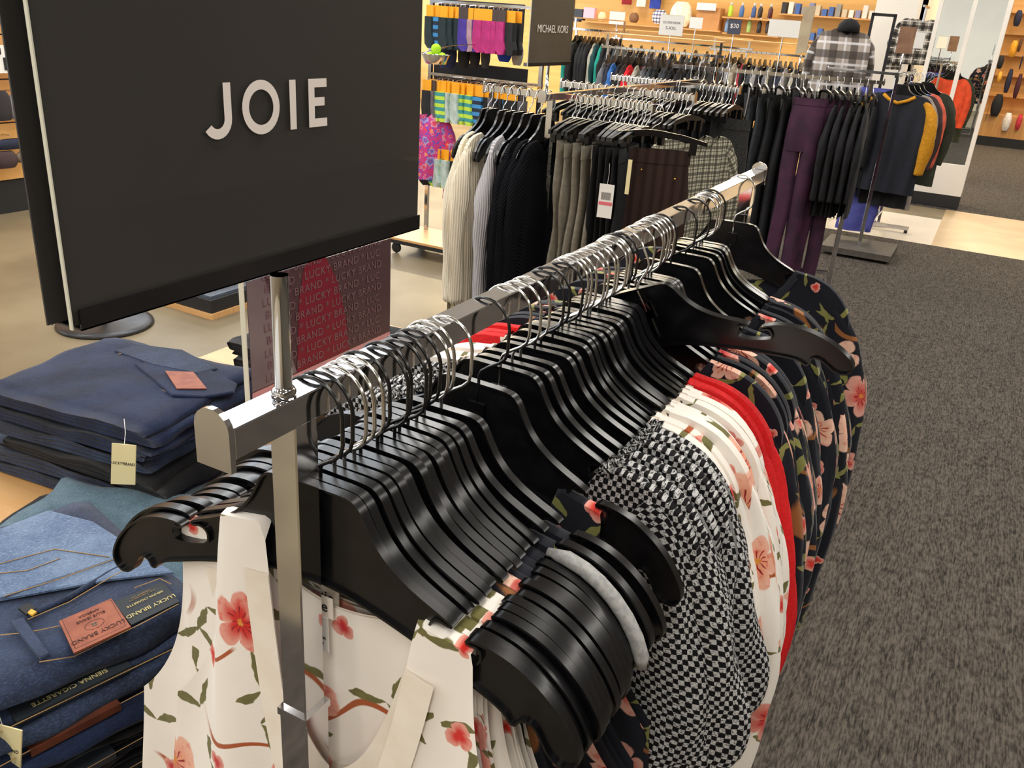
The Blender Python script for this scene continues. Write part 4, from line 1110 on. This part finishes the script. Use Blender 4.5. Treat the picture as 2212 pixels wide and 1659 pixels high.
G().box(-.09, .11, -.012, .012, 1.756, 1.78).build('top_bar', TOE, fr)
# --- mirror unit
mu = empty('mirror_stand', (-.44, 10.32, 0), 0, 'tall white mirror stand on a dark plinth beside the aisle', 'mirror')
G().box(-.30, .32, -.2, .2, .0, .14).build('plinth', TOE, mu)
G().box(-.32, .32, -.2, .2, .14, .45).build('lower_panel', WHITE, mu)
G().box(-.32, .32, -.17, .2, .45, 2.25).build('back_panel', WHITE, mu)
for xa in (-.32, -.02, .28): G().box(xa, xa+.04, -.2, -.17, .45, 2.25).build('frame_upright', WHITE, mu)
G().box(-.28, .28, -.2, -.17, 2.02, 2.25).build('frame_header', WHITE, mu)
MIR = plain('mirror', (225,228,225), metal=1.0, rough=.01)
for xa in (-.28, .02): G().box(xa, xa+.26, -.176, -.171, .45, 2.02).build('mirror_panel', MIR, mu)

# --- cards and small goods placed at their distance
def slab(name, px, Y, mat, label, cat, group=None, depth=.02, txt=None, tcol=None, tsz=.3, kind='box'):
    a = aty(px[0], px[3], Y); b = aty(px[2], px[1], Y); x0, x1 = min(a.x, b.x), max(a.x, b.x); z0, z1 = min(a.z, b.z), max(a.z, b.z)
    e = empty(name, ((x0+x1)/2, Y, z0), 0, label, cat, group); w_, h_ = (x1-x0)/2, z1-z0
    if kind == 'box': G().rbox(-w_, w_, 0, depth, 0, h_, min(.004, w_*.2)).build('body', mat, e)
    elif kind == 'soft':
        g = G(); rows = []
        for k in range(9):
            q = k/8; s = math.sin(PI*(.12+.80*q))**.5; rows.append([(w_*s*math.cos(2*PI*i/14), depth/2+depth*.5*s*math.sin(2*PI*i/14), h_*q) for i in range(14)])
        g.grid(rows, close=True); g.build('body', mat, e, smooth=True)
    elif kind == 'bottle':
        G().lathe([(0,0),(w_*.9,0),(w_,h_*.05),(w_,h_*.62),(w_*.45,h_*.78),(w_*.45,h_*.82),(0,h_*.82)], 12, (0, depth/2, 0)).build('body', mat, e, smooth=True)
        G().lathe([(0,h_*.8),(w_*.5,h_*.8),(w_*.5,h_),(0,h_)], 12, (0, depth/2, 0)).build('cap', plain('bottle_cap', (220,224,226)), e, smooth=True)
    if txt:
        for i, (s, sz, dz) in enumerate(txt): text_mesh('printed_text', s, h_*sz, tcol or INKB, (0, -.0012, h_*(.5+dz)), (1,0,0), (0,0,1), e)
    return e
WY = 13.7
def shelf(px0, py0, px1, py1, Y, label, depth=.28):
    a, b = aty(px0, py0, Y), aty(px1, py1, Y)
    z_ = (a.z+b.z)/2; o = G().box(0, b.x-a.x, 0, depth, -.02, 0).build('wall_shelf', WOODD, None, loc=(a.x, Y-.0, z_)); tag(o, label, 'shelf', 'shelves on the back wall')
    return z_
z1_ = shelf(1680, 28, 1940, 45, WY, 'upper back wall shelf of small boxes')
z2_ = shelf(1725, 85, 1960, 104, WY, 'lower back wall shelf of small boxes')
rb_ = random.Random(5)
bc = [plain('box_white', (232,226,214)), plain('box_grey', (150,146,140)), plain('box_blue', (70,104,170)), plain('box_dark', (50,46,48)), plain('box_beige', (206,190,160)), plain('box_lilac', (140,140,176))]
bn = ['white', 'grey', 'blue', 'dark', 'beige', 'lilac']
for row, (zz_, pa0, pa1, nb_) in enumerate(((z1_, 1684, 1934, 17), (z2_, 1728, 1945, 14))):
    cn = {}
    for i in range(nb_):
        px_ = pa0+(pa1-pa0)*(i+.5)/nb_; P_ = aty(px_, 30 if row == 0 else 90, WY+.04); ci = rb_.choice([0, 0, 1, 2, 3, 4, 4, 5]); cn[ci] = cn.get(ci, 0)+1
        w_ = (aty(px_+7, 30, WY).x-aty(px_-5, 30, WY).x)/2*.9; h_ = rb_.uniform(.09, .17)
        o = G().rbox(-w_, w_, 0, .12, 0, h_, .004).build('gift_box', bc[ci], None, loc=(P_.x, P_.y, zz_))
        tag(o, 'small %s box on the %s back wall shelf, %s such from left' % (bn[ci], ('upper', 'lower')[row], nth(cn[ci])), 'box', 'small boxes on the back wall shelves')
shelf(1560, 36, 1672, 42, WY, 'back wall shelf under the drinking bottles'); shelf(1560, 70, 1680, 78, WY, 'back wall shelf under the dark jars')
shelf(1250, 46, 1555, 64, WY, 'long back wall shelf behind the jackets')
BT = [('neon green', (190,220,60)), ('blue', (70,110,170)), ('blue striped', (60,90,150)), ('dark', (40,34,30)), ('maroon', (80,30,34))]
for i, (x0_, c_) in enumerate(((1570,0),(1594,1),(1620,2),(1634,3),(1656,4))):
    slab('drinking_bottle', (x0_, 5+i, x0_+15, 35+i), WY+.06, plain('bottle_'+BT[c_][0].replace(' ', '_'), BT[c_][1], rough=.3), '%s bottle on the upper bottle shelf' % BT[c_][0], 'bottle', None, .08, kind='bottle')
for i, (x0_, nm_, c_) in enumerate(((1562,'light blue',(120,150,190)),(1610,'pale green',(160,190,110)),(1632,'black',(44,40,38)),(1650,'dark brown',(60,46,38)))):
    slab('jar', (x0_, 36+i, x0_+15, 69+i), WY+.06, plain('jar_'+nm_.replace(' ', '_'), c_, rough=.3), '%s jar on the lower bottle shelf' % nm_, 'jar', None, .08, kind='bottle')
slab('cardboard_box', (1500, 18, 1558, 63), WY+.02, noisy('cardboard', (196,140,84), (184,128,74), 4), 'large tan cardboard box on the long back wall shelf', 'box', None, .22)
slab('lit_sign', (1504, 8, 1548, 21), WY-.02, WHITEP, 'small white card above the cardboard box', 'sign', None, .01)
slab('white_cushion', (1440, 5, 1496, 55), WY+.02, flat('ivory_fleece', (236,222,196)), 'ivory fleece cushion on the long back wall shelf', 'cushion', None, .16, kind='soft')
slab('zebra_cushion', (1404, 22, 1440, 50), WY+.02, plaid('zebra', (230,228,236), (60,60,110), (240,240,240), .05), 'blue and white striped cushion beside the ivory cushion', 'cushion', None, .12, kind='soft')
slab('knit_beanie', (1355, 28, 1378, 48), WY+.02, flat('brown_knit_hat', (120,84,56)), 'brown beanie on the long back wall shelf', 'hat', None, .12, kind='soft')
slab('pink_box', (1259, 17, 1285, 40), WY, plain('pink_box', (236,180,200)), 'pink and white box at the left of the long shelf', 'box', None, .1)
slab('cream_beanie', (1288, 26, 1308, 44), WY+.02, flat('cream_hat', (232,206,160)), 'cream beanie beside the pink box', 'hat', None, .12, kind='soft')
slab('shoe_box', (1238, 20, 1259, 46), WY, plain('navy_box', (50,54,66)), 'dark navy box with a white mark, far left of the long shelf', 'box', None, .14)
for i, (x0_, x1_, y1_, nm_, c_) in enumerate(((1342,1366,9,'dark red',(140,24,30)),(1374,1398,14,'cream',(244,232,206)),(1402,1430,18,'royal blue',(40,60,150)))):
    slab('folded_towel', (x0_, -25, x1_, y1_), WY+.1, flat('towel_%d' % i, c_), '%s towel hanging high on the back wall' % nm_, 'towel', 'towels on the back wall', .04)
# sign cards above the jacket rails
CARD = [((1315,26,1351,52), 11.0, '', 'plain white size card left above the jacket rails'), ((1422,34,1479,75), 9.0, 'X', 'large white OUTERWEAR S-XXL card above the jacket rails'),
        ((1488,38,1519,61), 10.5, '', 'small white card right of the OUTERWEAR card'), ((1657,45,1731,78), 9.5, '', 'wide white card above the dark jackets'), ((1963,70,2001,104), 8.6, '', 'white card by the white pillar')]
for px_, Y_, tx_, l_ in CARD:
    e = slab('size_card', px_, Y_, WHITEP, l_, 'sign', 'white cards above the racks', .006, txt=[('OUTERWEAR', .16, .12), ('S-XXL', .22, -.14)] if tx_ else None)
    h_ = e.location.z-.006
    G().lathe([(0,0),(.12,0),(.12,.01),(.005,.014),(.005,h_),(0,h_)], 12).build('card_stem', CHROME, e, loc=(0, .012, -h_))
e = slab('price_sign', (1570,43,1603,73), 10.0, plain('navy_card', (58,64,82)), 'navy $30 price sign above the dark jackets', 'sign', None, .006, txt=[('$30', .42, .05)], tcol=SIGNW)
h_ = e.location.z-.006; G().lathe([(0,0),(.12,0),(.12,.01),(.005,.014),(.005,h_),(0,h_)], 12).build('card_stem', CHROME, e, loc=(0, .012, -h_))
# --- jacket rails
JC = {'teal': (22,140,124), 'black': (20,20,24), 'blue': (44,98,168), 'red': (206,22,34), 'brown': (44,34,32), 'grey': (92,92,98), 'charcoal': (48,52,58), 'beige': (160,156,140), 'deep teal': (14,60,66), 'navy': (26,30,50), 'light grey': (140,138,138), 'crimson': (150,40,54), 'dark olive': (50,48,38)}
JM = {k: flat('jacket_'+k.replace(' ', '_'), c) for k, c in JC.items()}
jproto = {}
def jacket(x, y, rz, col, label, group, v):
    if v not in jproto:
        t = bgtop(label, 'jacket', JM[col], x, y, rz, hem=-.66, hemw=.24, seed=600+v, name='jacket', bulge=.03, thick=2.6, group=group); jproto[v] = t; return t
    t = dup(jproto[v], (x, y, HZ), (0, 0, rz), label, group); recolor(t, JM[col]); return t
def jrail(Y, px0, px1, cols, nm_, v0, up=0.0):
    a, b = aty(px0, 90, Y), aty(px1, 90, Y); L = (b.x-a.x)/2
    r = rail_rack('clothing_rack', 0, -L-.05, L+.05, RZ, 'chrome rail of %s' % nm_); r.location = ((a.x+b.x)/2, Y, 0); r.rotation_euler = (0, 0, -PI/2)
    for c_ in kids(r):
        if up and c_.name.split('.')[0] in ('rail', 'end_cap', 'upright_post'): c_.location.z += up
    G().box(-.15, .15, -L, L, up+RZ+.10, up+RZ+.112).build('top_shelf', WOODD, r)
    for s in (-1, 1): G().box(-.01, .01, s*L-.01, s*L+.01, up+RZ-.01, up+RZ+.10).build('shelf_bracket', CHROME, r)
    n = len(cols); cc = {}
    for i, c_ in enumerate(cols):
        x = a.x+(b.x-a.x)*(i+.5)/n; cc[c_] = cc.get(c_, 0)+1; rz = PI/2+rq.uniform(-.10, .16)
        jj = jacket(x, Y, rz, c_, '%s jacket on the rail of %s, %s such from left' % (c_, nm_, nth(cc[c_])), 'jackets on the rail of '+nm_, v0+i % 3); jj.location.z += up
        h = put('plain', x, Y, rz, 'black hanger on the rail of %s, %s from the left' % (nm_, nth(i+1)), 'hangers on the rail of '+nm_); h.location.z += up
jrail(9.6, 1240, 1345, ['teal','black','black','black','black','beige','deep teal','teal','black','black','charcoal'], 'teal and black jackets', 0, .11)
jrail(8.0, 1312, 1560, ['grey','navy','blue','black','brown','red','beige','grey','charcoal','black','charcoal','charcoal','black','black','black','black','dark olive','dark olive','black'], 'blue and red jackets', 0)
jrail(10.6, 1545, 1770, ['black','black','grey','black','light grey','beige','crimson','black','charcoal','light grey','black','grey','beige','black','navy','light grey','beige','black','black','grey'], 'mixed dark coats', 0)
jrail(12.0, 1330, 1620, ['black','charcoal','black','grey','black','black','charcoal','black','light grey','black','black','charcoal'], 'far grey coats', 0)
# black and white flannel shirts by the pillar
for i in range(3):
    P_ = aty(1992+10*i, 20, 11.5)
    bgtop('black and white plaid shirt high by the white pillar, %s from the left' % nth(i+1), 'shirt', PLAIDB, P_.x, 11.5+.1*i, .3, hem=-.55, hemw=.2, seed=640+i, z=1.88, name='flannel_shirt', group='plaid shirts by the pillar')
hb_ = empty('shirt_stand', (aty(2003,10,11.6).x, 11.6, 0), PI/2, 'tall chrome stand carrying the plaid shirts beside the white pillar', 'clothing rack')
G().rbox(-.3, .3, -.012, .012, 1.93, 1.955, .002).build('rail', CHROME, hb_); G().rbox(-.012, .012, -.012, .012, .02, 1.93, .002).build('upright_post', CHROME, hb_); G().rbox(-.25, .25, -.2, .2, 0, .02, .002).build('base_plate', TOE, hb_)
# --- right far wall: slat fixture with hats and bags
fx = empty('wall_fixture', (1.8, 17.75, 0), 0, 'tan wall fixture with dark toe kick at the end of the aisle', 'fixture')
G().box(-2.1, 2.6, -.25, .25, .0, .16).build('toe_kick', TOE, fx)
G().box(-2.1, 2.6, -.25, .25, .16, .52).build('base_cabinet', WOODD, fx)
for k in range(5): G().box(-2.1, 2.6, .08, .25, .80+.33*k, .82+.33*k).build('ledge', WOODD, fx)
HB = [((2186,22,2212,56),'navy','bag',(36,38,62)),((2176,88,2203,122),'mustard','bag',(214,150,40)),((2196,80,2212,112),'brown','bag',(90,56,40)),((2150,120,2172,148),'black','cap',(30,28,32)),((2150,155,2168,178),'mustard','cap',(220,160,60)),
      ((2165,150,2192,200),'navy','bag',(34,36,60)),((2185,160,2212,212),'maroon','bag',(70,30,44)),((2135,205,2172,250),'black','cap',(26,26,30)),((2160,245,2190,282),'white','cap',(222,216,212)),((2190,248,2212,280),'red','cap',(190,50,66)),
      ((2176,10,2190,60),'dark','bag',(48,44,56)),((2140,150,2152,190),'dark plum','bag',(52,36,56)),((2200,120,2212,150),'navy','cap',(30,34,60)),((2128,215,2140,262),'grey','bag',(80,80,84))]
ch = {}
for px_, cn_, kd_, c_ in HB:
    ch[(cn_, kd_)] = ch.get((cn_, kd_), 0)+1
    slab({'cap': 'baseball_cap', 'bag': 'handbag'}[kd_], px_, 17.4, flat('goods_%s_%s' % (cn_.replace(' ', '_'), kd_), c_), '%s %s on the far aisle wall, %s %s one from the top' % (cn_, kd_, nth(ch[(cn_, kd_)]), cn_), kd_, 'hats and bags on the far aisle wall', .14, kind='soft')
# --- sock rack
SY = 5.0
sr = empty('sock_rack', (-2.95, SY+.12, 0), 0, 'wire rack on castors crowded with packs of socks', 'rack')
for xx in (-.42, .40):
    G().box(xx-.012, xx+.012, -.012, .012, .08, 1.75).build('upright', CHROME, sr)
for zz_ in (.72, 1.16, 1.60): 
    G().box(-.42, .42, -.02, .0, zz_, zz_+.018).build('crossbar', CHROME, sr)
G().box(-.50, .46, -.34, .06, .075, .10).build('base_frame', TOE, sr)
G().box(-.50, .46, -.34, .06, .10, .115).build('base_shelf', WOOD, sr)
for cx_ in (-.46, .42):
    for cy_ in (-.30, .02):
        G().lathe([(0,-.012),(.03,-.012),(.036,-.004),(.036,.008),(.03,.012),(0,.012)], 14).build('castor', TOE, sr, smooth=True, loc=(cx_, cy_, .037), rot=(PI/2, 0, 0))
SC = [('dark green', (22,40,44)), ('striped blue', (60,140,200)), ('purple', (66,48,140)), ('pink and purple', (170,40,110)), ('mauve', (160,130,140)), ('teal and lime', (60,150,150)), ('grey', (90,86,90)), ('black', (24,24,28)), ('pale grey', (170,186,180)), ('royal blue', (30,60,170)), ('magenta', (206,36,90))]
SM = []
for n_, c_ in SC:
    if n_ in ('striped blue', 'teal and lime'): 
        m_, nt_2, b_ = nm('sock_'+n_.replace(' ', '_')); T_ = NT(nt_2); sp_ = T_.n('ShaderNodeSeparateXYZ'); T_.L(T_.uv(), sp_.inputs[0])
        f_ = T_.m('GREATER_THAN', T_.m('SINE', T_.m('MULTIPLY', sp_.outputs[1], 2*PI/.045)), 0.0)
        T_.L(T_.mix(f_, lin((190,220,70) if 'lime' in n_ else (24,40,60)), T_.mix(T_.sstep(sp_.outputs[1], .02, .13), lin(c_), lin((226,240,246)))), b_.inputs['Base Color']); SM.append(m_)
    else: SM.append(flat('sock_'+n_.replace(' ', '_'), c_))
ORANGE = plain('orange_card', (246,168,30), rough=.5); DCARD = plain('dark_card', (70,58,56), rough=.5)
def sock_proto():
    t = empty('sock_pack', (0,0,0), 0, '', 'socks')
    G().box(-.030, .030, -.004, .004, -.075, 0).build('header_card', ORANGE, t)
    g = G(); pr = [(-.030,-.065),(.030,-.065),(.032,-.17),(.046,-.215),(.040,-.245),(.005,-.25),(-.026,-.225),(-.032,-.17)]
    n = len(pr); rows = [[(x*.9, -.020, z) for x, z in pr], [(x, -.010, z) for x, z in pr], [(x, .010, z) for x, z in pr], [(x*.9, .020, z) for x, z in pr]]
    g.grid(rows, close=True); g.f.append(tuple(range(n-1, -1, -1))); g.f.append(tuple(range(3*n, 4*n))); g.build('sock_pair', SM[0], t, smooth=False)
    G().tube([(0, 0, -.008), (0, .0, .012), (0, .08, .016)], .0018, 6).build('peg', CHROME, t)
    return t
sp0 = sock_proto(); first = True; sc_ = {}
LAY = [[0,1,0,0,0,0,0,2,4,2,3,3,3,3,3,3,0,7], [7,6,5,5,8,5,8,5,8,5,1,1,7,6,7,7,1,7,7,6], [7,0,5,8,5,8,5,7,8,7,0,7,7]]
for row, (pz, lay) in enumerate(zip((20, 150, 262), ([(946+10.3*k, c) for k, c in enumerate(LAY[0])], [(940+10.4*k, c) for k, c in enumerate(LAY[1])], [(934+9.5*k, c) for k, c in enumerate(LAY[2])]))):
    for i, (px_, c_) in enumerate(lay):
        for dd in range(2):
            P_ = aty(px_, pz, SY+.0); sc_[(row, c_)] = sc_.get((row, c_), 0)+1
            if first: o = sp0; first = False
            else: o = dup(sp0)
            o.location = (P_.x, SY-.02-.06*dd+rq.uniform(-.015, .015), (1.585, 1.145, .725)[row]); o.rotation_euler = (0, 0, rq.uniform(-.5, .3))
            o['label'] = '%s socks, %s tier of the sock rack, %s pack of that colour' % (SC[c_][0], ('top', 'middle', 'bottom')[row], nth(sc_[(row, c_)]))
            o['group'] = 'packs of socks on the wire rack'; recolor(o, SM[c_], ('sock_pair',))
            if c_ in (2, 3, 4, 6): recolor(o, DCARD if i % 2 else ORANGE, ('header_card',)) 
for (a_, b_, c_, d_), cn_, col_ in (((984,92,1012,146),'black',(22,22,26)),((1010,94,1034,146),'black',(30,30,34)),((1034,92,1056,146),'charcoal',(60,60,64)),((1068,86,1104,132),'royal blue',(30,70,190)),((1100,90,1128,140),'grey',(150,146,140)),
        ((940,86,984,146),'navy',(26,34,70)),((936,216,968,262),'khaki',(120,110,96)),((966,222,996,262),'royal blue',(30,60,170)),((996,216,1040,262),'dark red',(50,24,28)),((1040,222,1074,268),'black',(26,26,30)),((1076,220,1130,268),'charcoal',(46,46,52)),((934,150,1140,222),'black',(24,24,28)),((944,10,1134,92),'dark',(30,30,36))):
    k_ = 'glove_bundle' if c_-a_ < 60 else 'backing_board'
    slab(k_, (a_, b_, c_, d_), SY+.16 if k_ == 'backing_board' else SY+.02, flat('goods_'+cn_.replace(' ', '_')+str(a_), col_), ('%s gloves bundled on the sock rack, around %s' % (cn_, {984:'the middle left',1010:'the middle',1034:'the upright',1068:'the right',1100:'the far right',940:'the balls',936:'the lower left',966:'the lower middle',996:'the lower upright',1040:'the lower right',1076:'the lower far right'}[a_])) if k_ == 'glove_bundle' else 'dark backing panel of the sock rack, %s tier' % ('middle' if b_ == 150 else 'top'),
         'gloves' if k_ == 'glove_bundle' else 'panel', None, .05 if k_ == 'glove_bundle' else .01, kind='soft' if k_ == 'glove_bundle' else 'box')
tb2 = [(-.035,0,.036),(.035,.01,.036),(0,0,.082)]
BKP = aty(941, 138, 4.55)
for i in range(3):
    P_ = BKP+Vector(tb2[i]); o = G().lathe([(0,-.03),(.015,-.026),(.026,-.015),(.03,0),(.026,.015),(.015,.026),(0,.03)], 14).build('green_ball', flat('ball_%d' % i, (160,206,30)), None, smooth=True, loc=P_)
    tag(o, 'lime green ball in the basket left of the socks, %s of three from the left' % ONES[(1,3,2)[i] if False else i+1], 'ball', 'lime balls in the basket')
P_ = BKP; G().tube([(-.09,0,.055),(-.02,.2,.10),(.10,.45,.12)], .003, 6).build('basket_arm', CHROME, sr, loc=BKP-sr.location); bk = G().lathe([(0,0),(.06,0),(.085,.05),(.09,.055),(.082,.05),(.057,.004),(0,.004)], 18).build('wire_basket', CHROME, None, smooth=True, loc=P_); tag(bk, 'small round basket of lime balls hooked beside the sock rack', 'basket')
P_ = aty(940, 270, 4.4); bgtop('pink and blue patterned top left of the cream cardigans', 'top', floral('pink_pattern', (196,60,130), ((80,90,190),(220,40,90),(240,120,60)), (60,70,170), (230,60,60), 2.0), -3.30, 4.86, .4, hem=-.5, hemw=.16, seed=660, z=1.02, name='patterned_blouse')
# --- round stand, low plinth, wall gondola at left
P_ = atz(234, 702, 0)
rs = empty('round_stand', (P_.x-.02, P_.y, 0), 0, 'round dark floor stand on the concrete beyond the jeans table', 'stand')
G().lathe([(0,0),(.225,0),(.23,.006),(.225,.018),(.20,.024),(0,.026)], 40).build('base_disc', noisy('dark_metal', (70,70,72), (56,56,58), 10, rough=.35, metal=.6), rs, smooth=True)
G().lathe([(0,.02),(.016,.02),(.016,1.3),(0,1.3)], 14).build('pole', CHROME, rs, smooth=True)
F_, L_, R_c = atz(458, 692, 0), atz(366, 664, 0), atz(540, 664, 0)
ul = (L_-F_).normalized(); ur = (R_c-F_).normalized()
def wedge(name, parent, off, la, lb, z0, z1, mat):
    F2 = F_+(ul+ur)*off; pts = [F2, F2+ur*lb, F2+ur*lb+ul*la, F2+ul*la]; pts = [p-parent.location for p in pts]
    g = G(); g.add([(p.x, p.y, z0) for p in pts]+[(p.x, p.y, z1) for p in pts], [(3,2,1,0),(4,5,6,7),(0,1,5,4),(1,2,6,5),(2,3,7,6),(3,0,4,7)]); g.build(name, mat, parent)
pl_ = empty('display_plinth', (F_.x, F_.y, 0), 0, 'low two-step wooden display plinth on the concrete floor', 'plinth')
wedge('wood_rim', pl_, 0, .9, 1.0, 0, .03, WOOD); wedge('black_band', pl_, .01, .88, .98, .03, .10, TOE); wedge('steel_ledge', pl_, .03, .84, .94, .10, .115, noisy('blue_grey_ledge', (86,98,112), (76,88,102), 8, rough=.5)); wedge('wood_top', pl_, .09, .76, .86, .115, .15, WOOD)
gd = empty('wall_gondola', (-6.1, 3.2, 0), 0, 'tan slatwall gondola at the left edge hung with hair accessories', 'fixture')
G().box(-.35, .0, -1.6, 1.5, 0, .24).build('toe_kick', TOE, gd)
G().box(-.35, .02, -1.6, 1.5, .24, .62).build('base_panel', noisy('gondola_wood', (232,178,108), (222,166,96), 3, rough=.5), gd)
for k in range(6): G().box(-.35, .0, -1.6, 1.5, .63+.29*k, .91+.29*k).build('slat_board', WOODD, gd)
G().box(-.35, -.01, -1.6, 1.5, .62, 2.4).build('slat_core', TOE, gd)
def wslab(name, px, X, mat, label, cat, depth=.05, soft=False):
    a = atx(px[0], px[3], X); b = atx(px[2], px[1], X); y0_, y1_ = min(a.y, b.y), max(a.y, b.y); z0_, z1_ = min(a.z, b.z), max(a.z, b.z)
    e = empty(name, (X, (y0_+y1_)/2, z0_), 0, label, cat, 'goods on the left gondola'); h_ = z1_-z0_; w_ = (y1_-y0_)/2
    if soft:
        rows = []
        for k in range(9):
            q = k/8; s = math.sin(PI*(.15+.75*q))**.5; rows.append([(depth*.5*s*math.cos(2*PI*i/14), w_*s*math.sin(2*PI*i/14), h_*q) for i in range(14)])
        G().grid(rows, close=True).build('body', mat, e, smooth=True)
    else: G().box(-depth/2, depth/2, -w_, w_, 0, h_).build('body', mat, e)
    G().tube([(-depth/2, 0, h_+.02), (-.10, 0, h_+.02)], .006, 6).build('peg', CHROME, e)
    return e
b1 = wslab('accessory_card', (-20, 98, 29, 158), -5.98, WHITEP, 'white boxed accessory card with dark windows on the left gondola', 'packaging')
G().box(.026, .03, -.01, .05, .02, .10).build('window', INKB, b1); G().box(.026, .03, -.12, -.02, .12, .16).build('window', INKB, b1)
wslab('black_case', (28, 90, 42, 150), -5.98, BLACKF, 'slim black case beside the white boxed card', 'case', soft=True)
wslab('hair_accessory', (-15, 195, 22, 262), -5.98, flat('acc_black', (40,36,40)), 'black hair accessory with a pink bead on the left gondola', 'accessory', soft=True)
wslab('brush_pack', (22, 203, 50, 258), -5.98, flat('acc_grey', (120,116,120)), 'grey brush pack beside the black hair accessory', 'packaging', soft=True)
wslab('head_band', (-15, 296, 66, 326), -5.98, flat('acc_navy', (24,32,52)), 'wide navy headband on the left gondola', 'accessory', soft=True)
rbn = wslab('bow_pack', (-10, 324, 36, 366), -5.98, flat('acc_dark', (60,44,46)), 'dark pack with a red bow under the navy headband', 'packaging', soft=True)
wslab('beaded_pack', (36, 326, 64, 352), -5.98, flat('acc_bead', (110,96,80)), 'beaded brown pack right of the red bow pack', 'packaging', soft=True)
wslab('toy_lime', (-15, 8, 15, 27), -5.98, flat('acc_lime', (140,240,70)), 'lime green plush at the top of the left gondola', 'toy', soft=True)
wslab('toy_pink', (8, -25, 24, 16), -5.98, flat('acc_pink', (206,100,120)), 'pink plush at the top of the left gondola', 'toy', soft=True)
